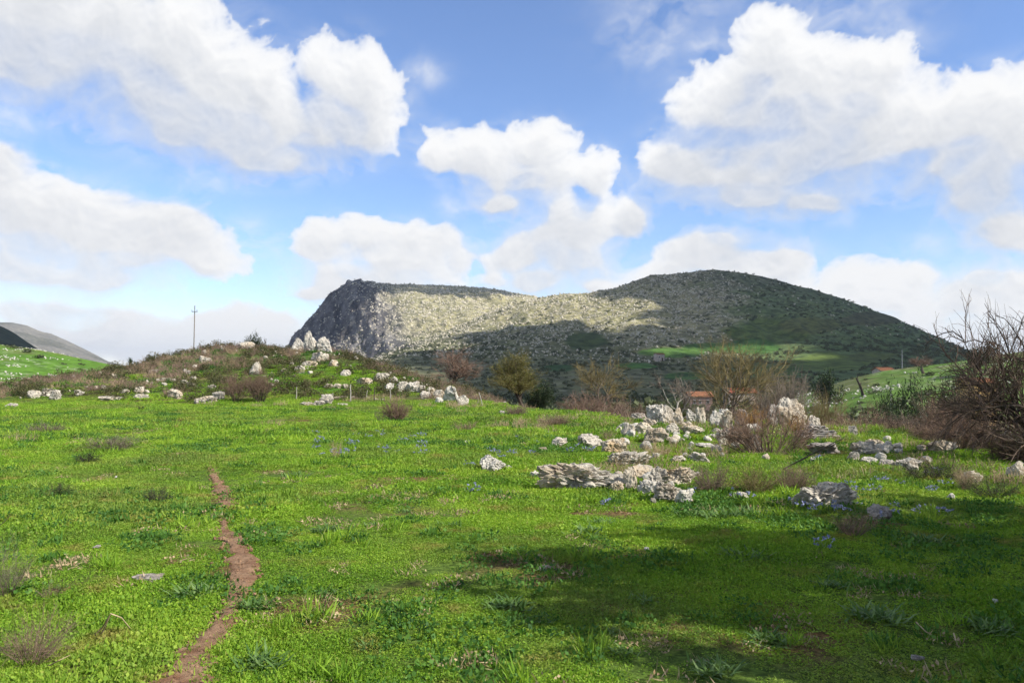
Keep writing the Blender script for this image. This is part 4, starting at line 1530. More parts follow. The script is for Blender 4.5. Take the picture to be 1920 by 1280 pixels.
def build_hills():
    rng = np.random.default_rng(21)
    fs = [small_stone(600 + i, M['rock_far'], 1) for i in range(6)]
    ws = [small_stone(610 + i, M['rock_white'], 1) for i in range(6)]
    sc = [round_scrub(620 + i, M['scrub_far'], 150, 0.34) for i in range(6)]

    # mountain: pale outcrops
    n = 60000
    u, Y = rng.uniform(480, 1860, n), np.sqrt(rng.uniform(560 ** 2, 1430 ** 2, n))
    z = mountain_z(u, Y)
    x = (u - 960) / F * Y
    pu, pv = project(x, Y, z)
    nz = fbm(x / 60, Y / 60, None, 4, 121)
    den = 1.0 - 0.95 * sstep(1270, 1430, pu + 160 * nz) - 0.35 * sstep(640, 690, pv)
    den = den - 0.5 * sstep(700, 640, pu) * (pv < 640)
    ok = (rng.uniform(0, 1, n) < den * 0.42) & ~in_field(pu, pv)
    x1, y1, z1 = x[ok], Y[ok], z[ok]
    s = rng.uniform(0.8, 2.7, len(x1)) * (y1 / 1000) ** 0.7
    S = np.stack([s, s, s * rng.uniform(0.7, 1.5, len(s))], 1)
    scatter('rubble', np.stack([x1, y1, z1], 1), rng.uniform(0, 6.28, len(x1)), S, fs, 'pale limestone outcrops speckling the mountain', tilt=0.25)
    # mountain: scrub, thick on the lower slopes and on the right flank
    n = 46000
    u, Y = rng.uniform(560, 1860, n), np.sqrt(rng.uniform(262 ** 2, 1120 ** 2, n))
    z = mountain_z(u, Y)
    x = (u - 960) / F * Y
    pu, pv = project(x, Y, z)
    nz = fbm(x / 45, Y / 45, None, 4, 127)
    den = 0.15 + 0.75 * sstep(600, 670, pv + 60 * nz) + 0.4 * sstep(1280, 1480, pu + 160 * nz)
    den = den * sstep(-0.22, 0.05, fbm(x / 28, Y / 28, None, 3, 129) + 0.10)
    ok = (rng.uniform(0, 1, n) < den * 0.22) & ~in_field(pu, pv)
    x1, y1, z1 = x[ok], Y[ok], z[ok]
    s = rng.uniform(0.6, 1.7, len(x1)) * np.where(y1 < 600, 0.8, 1.0)
    S = np.stack([s * 1.3, s * 1.3, s], 1)
    scatter('shrubbery', np.stack([x1, y1, z1 - 0.2], 1), rng.uniform(0, 6.28, len(x1)), S, sc, 'dark green scrub on the lower slopes of the mountain')
    # hedges and bushes in the valley
    n = 5200
    x, y = wedge(rng, n, 52, 300, 36, 4)
    z = land_z(x, y)
    pu, pv = project(x, y, z)
    e = edge_dist(x, y)
    hr = (y > 86) & (pu > 1400)
    hr &= hill_right_z(pu, np.maximum(y, 86)) >= ground_z(x, y)
    k = fbm(x / 16, y / 16, None, 3, 131)
    ok = (np.abs(pu - 1311) > 30) & (e > 10) & (~hr | (rng.uniform(0, 1, n) < 0.02)) & (k > -0.10 + 0.1 * rng.uniform(0, 1, n)) & (x > -25)
    x, y, z = x[ok], y[ok], z[ok]
    s = rng.uniform(0.6, 1.7, len(x)) * (0.7 + y / 240)
    scatter('shrubbery', np.stack([x, y, z - 0.15], 1), rng.uniform(0, 6.28, len(x)), np.stack([s * 1.2, s * 1.2, s], 1), sc, 'dark green bushes filling the valley behind the meadow')
    # stones and scrub on the green hillside to the right and to the left
    for (nm, fz, u0, u1, y0, y1, n, sd, thr, smin, smax, lab) in (
            ('rubble', hill_right_z, 1440, 2300, 100, 215, 9000, 141, 0.0, 0.2, 0.6, 'white stones lying on the green hillside across the valley'),
            ('rubble', hill_left_z, -500, 330, 125, 250, 9000, 143, 0.0, 0.18, 0.5, 'white stones lying on the bright green hillside')):
        u, Y = rng.uniform(u0, u1, n), rng.uniform(y0, y1, n)
        x = (u - 960) / F * Y
        k = fbm(x / 9, Y / 9, None, 3, sd) + 0.5 * fbm(x / 30, Y / 30, None, 2, sd + 1)
        ok = k > thr + 0.05 + 0.22 * rng.uniform(0, 1, n)
        x, Y, u = x[ok], Y[ok], u[ok]
        z = fz(u, Y)
        scatter(nm, np.stack([x, Y, z], 1), rng.uniform(0, 6.28, len(x)), rng.uniform(smin, smax, len(x)), ws, lab, tilt=0.3)
    for (fz, u0, u1, y0, y1, n, lab) in ((hill_right_z, 1440, 2300, 100, 210, 130, 'dark low bushes dotted over the hillside across the valley'), (hill_left_z, -500, 330, 130, 245, 90, 'dark low bushes dotted over the bright green hillside')):
        u, Y = rng.uniform(u0, u1, n), rng.uniform(y0, y1, n)
        x = (u - 960) / F * Y
        z = fz(u, Y)
        s = rng.uniform(0.3, 1.1, n)
        scatter('shrubbery', np.stack([x, Y, z - 0.1], 1), rng.uniform(0, 6.28, n), np.stack([s * 1.5, s * 1.5, s * 0.8], 1), sc, lab)


build_hills()

# ------------------------------------------------------------------ rocks of the meadow, one by one
RING = 'limestone rocks of the stone ring'
FRONT = 'limestone rocks in front of the stone ring'
RIM = 'limestone rocks along the right rim of the meadow'
MOUND = MOUND_GROUP
WALL = 'limestone rocks of the tumbled row beside the mound'

# stone ring at the back
rock(1239, 796, 50, 33, 'big white rounded boulder, largest at the back left of the stone ring', 'rock_pale', RING, sub=5, dr=0.8)
rock(1270, 799, 22, 30, 'upright pitted grey boulder touching the big white rounded one', 'rock', RING)
rock(1220, 801, 25, 15, 'small arched rock under the left end of the big white boulder', 'rock', RING)
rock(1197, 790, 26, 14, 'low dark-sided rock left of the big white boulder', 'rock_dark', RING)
rock(1296, 791, 18, 21, 'small pale upright rock, left one of a pair behind the ring', 'rock_pale', RING)
rock(1314, 794, 18, 27, 'rounded upright rock, right one of a pair behind the ring', 'rock', RING)
rock(1342, 802, 21, 29, 'round-topped pale rock at the left foot of the stacked stones', 'rock_pale', RING)
rock(1357, 792, 22, 24, 'pale rock at the top of the stacked stones', 'rock_pale', RING)
rock(1362, 811, 24, 36, 'pitted upright rock in the middle of the stacked stones', 'rock', RING, holes=0.8)
rock(1389, 803, 20, 32, 'dark standing rock with a pale right edge beside the bush', 'rock_dark', RING)
rock(1394, 772, 22, 19, 'smooth egg-shaped pale rock perched beside the orange fern', 'rock_pale', RING, Y=24.5)
rock(1162, 814, 14, 14, 'small pale block at the far left end of the ring', 'rock_pale', RING)
rock(1178, 821, 24, 25, 'fissured grey rock at the left end of the ring', 'rock', RING, layers=0.3)
rock(1204, 819, 36, 24, 'tan flat-topped rock at the left of the ring', 'rock_warm', RING)
rock(1230, 830, 40, 24, 'jagged grey rock lying lowest on the left of the ring', 'rock', RING, holes=0.8)
rock(1262, 816, 28, 20, 'peaked rock in the middle of the ring with a dark hollow', 'rock', RING, sharp=0.3)
rock(1296, 818, 46, 20, 'long tilted slab in the middle of the ring', 'rock_warm', RING, tilt=-0.2)
rock(1326, 824, 22, 9, 'small flat pale stone in the grass inside the ring', 'rock_pale', RING)
rock(1357, 836, 20, 30, 'tall slab leaning at the left of the big dark outcrop', 'rock', RING, tilt=0.15)
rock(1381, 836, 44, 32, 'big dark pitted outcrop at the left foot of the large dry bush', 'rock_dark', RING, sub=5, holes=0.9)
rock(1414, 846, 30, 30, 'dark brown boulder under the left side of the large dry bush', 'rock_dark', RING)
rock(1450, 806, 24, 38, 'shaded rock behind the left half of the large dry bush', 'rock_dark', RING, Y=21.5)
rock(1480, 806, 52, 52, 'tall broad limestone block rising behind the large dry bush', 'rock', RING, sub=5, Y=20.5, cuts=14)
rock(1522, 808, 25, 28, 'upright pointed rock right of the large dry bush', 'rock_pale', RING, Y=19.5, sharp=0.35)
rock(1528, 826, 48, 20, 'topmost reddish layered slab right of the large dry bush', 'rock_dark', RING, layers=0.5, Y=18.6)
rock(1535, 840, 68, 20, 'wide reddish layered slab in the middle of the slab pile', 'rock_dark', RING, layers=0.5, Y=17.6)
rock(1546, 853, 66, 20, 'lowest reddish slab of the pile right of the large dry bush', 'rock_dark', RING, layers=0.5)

# rocks before the ring
rock(1322, 839, 32, 7, 'thin flat pale slab at the foot of the dark outcrop', 'rock_pale', FRONT)
rock(1343, 852, 21, 16, 'fissured small rock just in front of the dark outcrop', 'rock', FRONT, layers=0.3)
rock(1151, 850, 44, 25, 'tan orange-sided rock left of centre before the ring', 'rock_warm', FRONT, sub=5)
rock(1106, 839, 42, 22, 'brownish grey peaked rock next to the orange-sided one', 'rock', FRONT, sharp=0.3)
rock(1049, 837, 26, 15, 'small pale pyramid-shaped rock in the middle of the meadow', 'rock_pale', FRONT)
rock(1018, 846, 16, 7, 'tiny flat pinkish stone in the grass left of the rocks', 'rock_warm', FRONT)
rock(881, 833, 23, 7, 'flat pale stone alone in the grass farthest out to the left', 'rock_pale', FRONT)
rock(924, 885, 43, 27, 'pale egg-shaped boulder alone in the bright grass', 'rock_pale', FRONT, sub=5, dr=0.7)
rock(953, 881, 14, 8, 'little pale stone beside the egg-shaped boulder', 'rock_pale', FRONT)
rock(1003, 897, 18, 12, 'small pale stone at the left tip of the long lying rock', 'rock_pale', FRONT)
rock(1088, 920, 152, 46, 'long low pitted rock lying in the grass', 'rock', FRONT, sub=5, dr=0.42, tilt=-0.13, holes=0.8, rough=0.24)
rock(1155, 925, 26, 20, 'rounded stone at the right tip of the long lying rock', 'rock_warm', FRONT)
rock(1181, 875, 74, 23, 'wide flat grey rock behind the long lying rock', 'rock', FRONT, sub=5, dr=0.6, holes=0.7)
rock(1182, 921, 24, 38, 'upright warm grey stone between the long rock and the boulder heap', 'rock_warm', FRONT)
rock(1204, 902, 60, 27, 'broad grey rock at the back of the boulder heap', 'rock', FRONT)
rock(1229, 916, 42, 36, 'fissured grey boulder in the middle of the boulder heap', 'rock', FRONT, holes=0.8, layers=0.25)
rock(1271, 911, 58, 32, 'pinkish broad boulder at the right of the boulder heap', 'rock_warm', FRONT, sub=5)
rock(1212, 930, 30, 25, 'knobbly pale boulder at the front left of the boulder heap', 'rock_pale', FRONT, holes=0.8)
rock(1253, 942, 50, 33, 'large light boulder at the very front of the boulder heap', 'rock', FRONT, sub=5)
rock(1283, 945, 32, 24, 'low light stone at the front right corner of the boulder heap', 'rock_pale', FRONT)
rock(1309, 867, 37, 16, 'oval pitted rock alone between the heap and the dark outcrop', 'rock', FRONT, holes=0.8)
rock(1272, 867, 27, 11, 'flat wedge of rock left of the oval pitted rock', 'rock', FRONT)
rock(1230, 861, 14, 10, 'little pale stone behind the wide flat grey rock', 'rock_pale', FRONT)
rock(1552, 958, 108, 44, 'broad pitted block standing alone at the right of the meadow', 'rock', FRONT, sub=5, dr=0.6, holes=1.0, cuts=14)
rock(1390, 936, 22, 12, 'small pale stone almost hidden by the blue irises', 'rock_pale', FRONT)
rock(1649, 976, 38, 25, 'dark mossy stone right of the broad pitted block', 'rock_dark', FRONT)
rock(1783, 936, 12, 10, 'little white stone near the thorn thicket', 'rock_pale', FRONT)

# right rim
rock(1597, 838, 16, 18, 'small upright grey rock, first of the rim row', 'rock', RIM, Y=18.5)
rock(1622, 855, 46, 24, 'broad grey rock of the rim row below the brown brush', 'rock', RIM, holes=0.8)
rock(1640, 842, 30, 16, 'golden lichen-covered rock behind the broad grey rim rock', 'rock_warm', RIM)
rock(1662, 849, 22, 20, 'pointed pale rock of the rim row', 'rock_pale', RIM, sharp=0.4)
rock(1628, 871, 30, 12, 'flat pale rock in the grass before the rim row', 'rock_pale', RIM)
rock(1663, 879, 34, 14, 'long pale rock in the grass before the rim row', 'rock', RIM)
rock(1683, 850, 18, 8, 'small flat stone at the end of the rim row', 'rock_pale', RIM)
rock(1708, 883, 40, 20, 'long pitted rock leading towards the thorn thicket', 'rock', RIM)
rock(1600, 865, 20, 16, 'small grey rock left of the flat pale rim rock', 'rock', RIM)
rock(1738, 893, 16, 10, 'tiny grey stone at the foot of the thorn thicket', 'rock', RIM)
rock(1765, 850, 44, 22, 'pale rock half hidden in the thorn thicket', 'rock', RIM)
rock(1822, 912, 34, 26, 'pinkish rock under the thorn thicket', 'rock_warm', RIM)
rock(1905, 900, 30, 30, 'pale rock at the right edge under the bare thorn tree', 'rock', RIM)
rock(1880, 830, 60, 26, 'pale ledge of rock behind the bare thorn tree', 'rock', RIM, Y=24)

# mound
rock(562, 659, 29, 33, 'left one of the three pointed white crags on the mound', 'rock_pale', MOUND, sub=5, sharp=0.5, holes=0.7, tilt=0.12, cuts=14)
rock(583, 659, 27, 46, 'tallest middle one of the three pointed white crags on the mound', 'rock_pale', MOUND, sub=5, sharp=0.6, dr=0.8, cuts=16)
rock(608, 664, 34, 38, 'right one of the three pointed white crags on the mound', 'rock_pale', MOUND, sub=5, sharp=0.45, cuts=14)
rock(599, 679, 32, 22, 'rough grey rock just below the three white crags', 'rock', MOUND)
rock(625, 690, 20, 18, 'tan rock below and right of the three white crags', 'rock_warm', MOUND)
rock(461, 659, 34, 22, 'pale dome of rock on the very top of the mound', 'rock', MOUND, sub=5)
rock(480, 702, 27, 28, 'tall grey rock above the two brown shrubs', 'rock', MOUND, sharp=0.2)
rock(560, 699, 22, 17, 'pale slanting rock at the left edge of the mound turf', 'rock', MOUND, tilt=-0.3)
rock(579, 693, 30, 19, 'grey rock in the turf below the white crags', 'rock', MOUND)
rock(648, 707, 20, 16, 'jagged pale rock on the right flank of the mound', 'rock', MOUND)
rock(385, 681, 26, 16, 'grey rock left of the mound top under the pole', 'rock', MOUND)
rock(386, 758, 40, 18, 'low white rock at the front foot of the mound', 'rock', MOUND, sub=5, holes=0.8)
rock(410, 752, 22, 21, 'white knobbly rock beside the left brown shrub', 'rock', MOUND)
rock(398, 731, 16, 12, 'small pale rock above the low white one', 'rock', MOUND)
rock(358, 723, 17, 9, 'flat pale rock halfway up the mound', 'rock', MOUND)
rock(329, 748, 26, 22, 'pale rock with grey streaks at the foot of the mound', 'rock', MOUND)
rock(262, 738, 20, 15, 'upper one of two pale rocks at the left foot of the mound', 'rock', MOUND)
rock(266, 750, 26, 13, 'lower one of two pale rocks at the left foot of the mound', 'rock', MOUND)
rock(208, 751, 46, 9, 'long low strip of pale rock at the left foot of the mound', 'rock', MOUND)
rock(62, 747, 26, 18, 'left rock of the pale heap at the far left', 'rock', MOUND)
rock(85, 744, 32, 19, 'largest middle rock of the pale heap at the far left', 'rock', MOUND, holes=0.8)
rock(104, 750, 22, 22, 'right rock of the pale heap at the far left', 'rock', MOUND)
rock(22, 765, 24, 11, 'flat pale rock in front of the heap at the far left', 'rock', MOUND)
rock(289, 700, 18, 9, 'small pale rock high on the left slope of the mound', 'rock', MOUND)
rock(352, 702, 12, 9, 'small white rock in the middle of the mound', 'rock', MOUND)
rock(310, 716, 30, 9, 'low ledge of pale rock in the middle of the mound', 'rock', MOUND)
rock(533, 698, 12, 8, 'small white stone in the mound turf', 'rock', MOUND)
rock(575, 762, 28, 10, 'low left stone of the pale group by the fence posts', 'rock', MOUND)
rock(598, 762, 28, 13, 'middle stone of the pale group by the fence posts', 'rock', MOUND)
rock(612, 760, 27, 24, 'highest stone of the pale group by the fence posts', 'rock', MOUND, sub=5)
rock(643, 762, 20, 7, 'flat stone right of the pale group by the fence posts', 'rock', MOUND)

# tumbled row on the right flank of the mound
for (u, vb, w, h, lab, mt) in (
        (715, 718, 27, 17, 'uppermost broad rock of the tumbled row', 'rock'), (736, 721, 20, 14, 'second rock from the top of the tumbled row', 'rock'),
        (730, 733, 16, 13, 'small rock below the top of the tumbled row', 'rock_pale'), (754, 734, 20, 17, 'grey rock in the upper middle of the tumbled row', 'rock'),
        (773, 734, 24, 17, 'broad rock in the middle of the tumbled row', 'rock_pale'), (790, 737, 13, 13, 'narrow rock in the middle of the tumbled row', 'rock'),
        (797, 749, 19, 14, 'pale rock at the lower edge of the tumbled row', 'rock_pale'), (809, 743, 17, 15, 'rock next to the leaning dark post', 'rock'),
        (824, 748, 20, 15, 'rock touching the large domed one at the end of the row', 'rock'), (845, 754, 28, 27, 'large domed rock at the lower end of the tumbled row', 'rock_pale'),
        (822, 757, 17, 11, 'low stone in front of the large domed rock', 'rock_pale'), (868, 761, 20, 18, 'last rock of the row, beyond the large domed one', 'rock'),
        (682, 723, 30, 13, 'low rock in the turf above the fence posts', 'rock'), (616, 728, 16, 8, 'first stone of the low bank above the fence', 'rock_warm'),
        (633, 728, 14, 8, 'second stone of the low bank above the fence', 'rock_warm'), (649, 729, 14, 8, 'third stone of the low bank above the fence', 'rock_warm'),
        (941, 778, 11, 8, 'lone white stone on the meadow rim left of the olive tree', 'rock_pale')):
    rock(u, vb, w, h, lab, mt, WALL, sub=4)

# flat stones set in the near turf
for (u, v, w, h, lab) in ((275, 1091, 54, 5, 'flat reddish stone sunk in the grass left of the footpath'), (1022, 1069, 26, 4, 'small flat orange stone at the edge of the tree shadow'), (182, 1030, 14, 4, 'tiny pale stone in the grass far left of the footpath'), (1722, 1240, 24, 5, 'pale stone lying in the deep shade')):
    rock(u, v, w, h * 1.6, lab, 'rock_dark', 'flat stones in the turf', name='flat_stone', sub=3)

# ------------------------------------------------------------------ shrubs of the meadow
bush('round russet dry bush standing alone at the back of the meadow', 740, 790, 64, 44, 1, 'bark_red', 'bark_red', stems=60, k=(7, 6), flare=0.8, r=0.012)
bush('small grey-green bush at the left foot of the round russet bush', 712, 790, 26, 20, 2, 'bark_grey', None, 'shrub_leaf', (500, 0.06), stems=14)
bush('brown shrub at the foot of the mound, left one of the pair', 438, 756, 52, 60, 3, 'bark_dark', 'bark_red', stems=44, k=(8, 6), flare=0.75, min_t=0.4)
bush('brown shrub at the foot of the mound, right one of the pair', 484, 756, 58, 64, 4, 'bark_dark', 'bark_red', stems=48, k=(8, 6), flare=0.7, min_t=0.4)
bush('low grey-brown thorny cushion near the left edge of the meadow', 72, 813, 80, 24, 5, 'bark_grey', 'bark_grey', 'shrub_leaf', (900, 0.05), stems=40, flare=1.3)
bush('wide low grey-brown cushion shrub left of the footpath end', 198, 847, 108, 32, 6, 'bark_grey', 'bark_grey', 'shrub_leaf', (1300, 0.05), stems=50, flare=1.4)
bush('small dense dark green bush in front of the low grey-brown shrub', 160, 870, 52, 24, 7, 'bark_dark', None, 'dark_leaf', (2600, 0.05), stems=30, flare=1.0)
bush('feathery blue-green tuft left of the footpath', 290, 946, 60, 32, 8, 'bark_dark', None, 'squill', (2600, 0.035), stems=40, leaf_aspect=0.2)
bush('leafy dark green tuft in the grass at the far left', 100, 935, 76, 30, 9, 'bark_dark', None, 'weed', (1800, 0.045), stems=26)
bush('tiny dark green tuft at the foot of the mound', 262, 771, 13, 11, 10, 'bark_dark', None, 'dark_leaf', (500, 0.12), stems=12)
bush('brown tussock on the meadow rim under the olive tree', 968, 781, 52, 22, 11, 'dry_mauve', 'dry_mauve', 'shrub_leaf', (400, 0.06), stems=60, flare=0.9)
bush('tawny tussock on the meadow rim below the bare trees', 1042, 801, 66, 24, 12, 'dry_straw', 'dry_mauve', 'shrub_leaf', (300, 0.06), stems=70, flare=0.9)
bush('reddish dry grass tuft in the middle of the meadow', 872, 812, 62, 24, 13, 'dry_straw', 'dry_mauve', stems=60, flare=0.6, k=(3, 2))
bush('thin upright dry tuft left of the middle of the meadow', 628, 862, 32, 42, 14, 'dry_straw', 'dry_straw', stems=30, flare=0.45, k=(3, 2))
bush('green leafy tuft against the left end of the long lying rock', 1048, 914, 44, 30, 15, 'bark_dark', None, 'weed', (1500, 0.04), stems=24)
bush('dead straw tuft left of the orange-sided rock', 1140, 826, 40, 26, 16, 'dry_straw', 'dry_mauve', stems=40, flare=0.6, k=(3, 2))
big = bush('large reddish dry bush spreading in front of the stone ring', 1452, 853, 190, 102, 17, 'bark_brown', 'bark_red', stems=54, k=(7, 5), flare=1.3, r=0.012, jit=0.11, Y=None, dr=0.45, base_r=0.4, min_t=0.3)
bush('orange dry fern tuft at the upper left of the large reddish bush', 1416, 806, 62, 44, 18, 'dry_orange', 'dry_orange', stems=80, k=(6, 5), flare=0.8, Y=20.0)
bush('orange dry tuft against the tall broad limestone block', 1496, 806, 40, 36, 19, 'dry_orange', 'dry_orange', stems=50, k=(6, 5), flare=0.8, Y=19.0)
LOW = 'low scrub between the boulders and the pitted block'
bush('greenish brown low scrub right of the boulder heap', 1340, 926, 96, 56, 20, 'bark_grey', 'dry_mauve', 'shrub_leaf', (2200, 0.035), stems=60, flare=1.1, group=LOW)
bush('yellow-green low scrub in the middle below the large reddish bush', 1420, 930, 110, 58, 21, 'bark_olive', 'bark_olive', 'shrub_leaf', (2200, 0.035), stems=60, flare=1.1, group=LOW)
bush('pinkish brown low scrub just behind the pitted block', 1500, 922, 86, 50, 22, 'dry_mauve', 'dry_mauve', 'shrub_leaf', (600, 0.03), stems=80, flare=1.0, group=LOW)
bush('brown twiggy tuft in the shade right of the pitted block', 1610, 1010, 90, 54, 23, 'bark_red', 'dry_mauve', 'shrub_leaf', (500, 0.03), stems=40, flare=1.1)

# brush on the rim and beyond it
THICK = 'bare thorn bushes along the rim'
bush('grey-brown bare thicket left of the stone ring, beyond the rim', 1118, 800, 130, 62, 31, 'bark_grey', 'bark_red', stems=90, k=(8, 6), flare=1.1, Y=33, group=THICK)
bush('low brown thicket right behind the left end of the stone ring', 1185, 800, 90, 44, 32, 'bark_grey', 'dry_mauve', stems=70, k=(7, 5), flare=1.1, Y=30, group=THICK)
bush('tall grey bare bush rising behind the tall limestone block', 1478, 800, 120, 96, 33, 'bark_grey', 'bark_grey', stems=70, k=(8, 7), flare=0.7, Y=29, group=THICK)
bush('olive-brown bare bush right of the tall limestone block', 1550, 815, 100, 74, 34, 'bark_olive', 'bark_olive', stems=70, k=(8, 7), flare=0.9, Y=25, group=THICK)
bush('brown bare bush above the first rim rocks', 1630, 830, 140, 64, 35, 'bark_red', 'bark_red', stems=80, k=(8, 7), flare=1.1, Y=23, group=THICK)
bush('dark brown bush above the golden lichen rock', 1700, 845, 120, 62, 36, 'bark_dark', 'bark_brown', stems=80, k=(8, 7), flare=1.1, Y=20, group=THICK)
bush('mixed brown and green bush left of the bare thorn tree', 1770, 870, 120, 74, 37, 'bark_dark', 'bark_red', 'shrub_leaf', (700, 0.04), stems=80, k=(8, 7), flare=1.1, Y=17, group=THICK)
bush('wide pinkish thorn bush below the bare thorn tree', 1850, 895, 150, 130, 38, 'bark_red', 'bark_red', stems=90, k=(8, 7), flare=1.1, Y=15, group=THICK)
bush('dense dark thorn bush at the right edge of the meadow', 1935, 915, 150, 120, 39, 'bark_brown', 'bark_red', 'shrub_leaf', (500, 0.03), stems=90, k=(8, 7), flare=1.1, Y=13, group=THICK)
bush('grey-brown thorn bush in front of the dark evergreen thicket', 1745, 835, 130, 58, 141, 'bark_dark', 'bark_grey', stems=80, k=(8, 7), flare=1.1, Y=23, group=THICK)
bush('grey-pink thorn bush behind the long pitted rim rock', 1800, 850, 120, 110, 143, 'bark_grey', 'bark_red', stems=80, k=(8, 7), flare=0.9, Y=18.5, group=THICK)
bush('small pale fuzzy dry bush at the foot of the thorn thicket', 1822, 922, 56, 50, 40, 'dry_mauve', 'dry_straw', stems=70, k=(6, 5), flare=0.9, group=THICK)
bush('low dark green brambles at the foot of the thorn thicket', 1760, 905, 120, 40, 41, 'bark_dark', 'bark_dark', 'dark_leaf', (2400, 0.05), stems=40, flare=1.3, group=THICK)
bush('low green brambles under the dense dark thorn bush', 1880, 935, 110, 44, 42, 'bark_dark', 'bark_dark', 'weed', (1500, 0.045), stems=40, flare=1.3, group=THICK)
bush('bare grey-brown bush half hiding the pink house', 1322, 790, 56, 46, 145, 'bark_grey', 'bark_grey', stems=40, k=(7, 6), flare=0.8, Y=36)
bush('brown dry bush on the ridge right of the white crags', 665, 690, 60, 20, 43, 'dry_mauve', 'dry_mauve', stems=60, flare=1.2, Y=51)
bush('brown dry bush on the right shoulder of the mound', 712, 706, 56, 26, 44, 'dry_mauve', 'bark_red', stems=60, flare=1.1, Y=49)
bush('dark round evergreen bush right of the olive tree', 1012, 775, 52, 62, 45, 'bark_dark', None, 'dark_leaf', (9000, 0.065), stems=30, flare=0.9, Y=58)
bush('dark evergreen clump, upper part of the green thicket across the rim', 1720, 780, 120, 62, 46, 'bark_dark', None, 'dark_leaf', (15000, 0.055), stems=40, flare=1.2, Y=44)
bush('dark evergreen clump, lower part of the green thicket across the rim', 1680, 800, 110, 56, 47, 'bark_dark', None, 'dark_leaf', (13000, 0.05), stems=40, flare=1.2, Y=38)
bush('dark evergreen clump nearest the ochre house', 1795, 765, 90, 60, 48, 'bark_dark', None, 'dark_leaf', (12000, 0.06), stems=40, flare=1.1, Y=50)

# ------------------------------------------------------------------ trees
tree('bare_tree', 'small reddish bare tree at the end of the tumbled row', 845, 52, 652, 96, 51, 'bark_dark', 'bark_red', trunks=2, k=(9, 9, 9), trunk_r=0.07, flare=0.25, up=0.03)
tree('olive_tree', 'round yellow-olive leafy tree on the rim of the meadow', 985, 54, 663, 84, 52, 'bark_dark', 'bark_olive', 'olive_leaf', (16000, 0.075), trunks=3, k=(8, 8, 8), trunk_r=0.09, flare=0.3, trunk_len=0.55, up=0.12)
tree('bare_tree', 'spreading brown bare tree right of the olive tree', 1122, 50, 668, 118, 53, 'bark_grey', 'bark_olive', trunks=2, k=(8, 8, 8), trunk_r=0.06, flare=0.35)
tree('bare_tree', 'small bare tree with bleached white limbs before the pink house', 1262, 44, 700, 92, 54, 'bark_pale', 'bark_grey', trunks=1, k=(8, 7, 6), trunk_r=0.06, trunk_len=0.42, angle=0.85, jit=0.18, up=0.02)
tree('bare_tree', 'largest bare tree with wide olive-brown crown behind the stone ring', 1350, 46, 634, 205, 55, 'bark_grey', 'bark_olive', trunks=3, k=(9, 9, 10), trunk_r=0.10, flare=0.45, angle=0.7)
tree('bare_tree', 'slim bare tree on the meadow rim far behind the stone ring', 1440, 60, 690, 70, 56, 'bark_grey', 'bark_grey', trunks=2, k=(7, 7, 7), trunk_r=0.05)
tree('thorn_tree', 'big dark bare thorn tree leaning in from the right edge', 1985, 13.5, 556, 360, 57, 'bark_dark', 'bark_brown', trunks=5, k=(9, 8, 7), trunk_r=0.055, twig_r=0.005, flare=0.75, lean=(-0.25, 0), angle=0.75, jit=0.18, up=0.01)
tree('bare_tree', 'dark bushy tree on the hilltop by the right edge', 1842, 175, 648, 44, 58, 'bark_dark', 'bark_dark', 'dark_leaf', (1200, 0.5), trunks=3, k=(6, 6, 4), trunk_r=0.15, twig_r=0.03)
bush('small dark evergreen bush on top of the mound behind the pale dome rock', 470, 648, 30, 25, 59, 'bark_dark', None, 'dark_leaf', (2600, 0.09), stems=24, flare=0.9, Y=60)
tree('bare_tree', 'tiny bare shrub tree right of the mound-top evergreen', 489, 66, 634, 18, 60, 'bark_dark', 'bark_dark', trunks=2, k=(5, 5, 4), trunk_r=0.03)
tree('bent_tree', 'little wind-bent tree alone on the left skyline', 257, 82, 670, 10, 61, 'bark_dark', 'bark_dark', 'dark_leaf', (350, 0.16), trunks=1, k=(4, 4, 3), trunk_r=0.07, trunk_len=0.8, lean=(-0.3, 0))
tree('hill_tree', 'leaning dark bare trunk on the hillside across the valley', 1617, 165, 697, 16, 62, 'bark_dark', 'bark_dark', trunks=1, k=(3, 3, 2), trunk_r=0.22, lean=(-0.35, 0))
tree('hill_tree', 'small dark stump-like tree near the top of the hillside', 1731, 190, 683, 8, 63, 'bark_dark', 'bark_dark', trunks=1, k=(3, 3, 2), trunk_r=0.2)
tree('hill_tree', 'reddish brown tree by the terracotta roof', 1726, 225, 668, 46, 64, 'bark_red', 'bark_red', trunks=3, k=(7, 7, 6), trunk_r=0.12, twig_r=0.03)
tree('hill_tree', 'dark round tree at the left end of the hillside', 1548, 150, 698, 44, 65, 'bark_dark', 'bark_dark', 'dark_leaf', (2600, 0.45), trunks=3, k=(6, 6, 5), trunk_r=0.14)


# the leafy tree beyond the right edge of the picture that shades the foreground
def shade_tree(label, x, y, h, w, seed, leaves, crown_from):
    rng, wood, fine, P3 = tree_geo(seed, h, w, trunks=2, k=(8, 8, 7), trunk_r=0.12, flare=0.3, trunk_len=0.55, angle=0.8, up=0.05)
    lg = Geo()
    n = leaves
    idx = rng.integers(0, len(P3), n)
    C = P3[idx, rng.integers(1, 4, n)] + rng.normal(size=(n, 3)) * 0.07
    leaf_quads(lg, rng, C, 0.15 * rng.uniform(0.6, 1.3, n), 0.5)
    fit([wood, fine, lg], w, h)
    t = thing('evergreen_tree', label, 'tree', (x, y, float(ground_z(np.array([x]), np.array([y]))[0])))
    obj('trunk', wood.mesh('trunk', M['bark_dark'], True), t)
    obj('twigs', fine.mesh('twigs', M['bark_dark']), t)
    obj('crown', lg.mesh('crown', M['dark_leaf']), t)


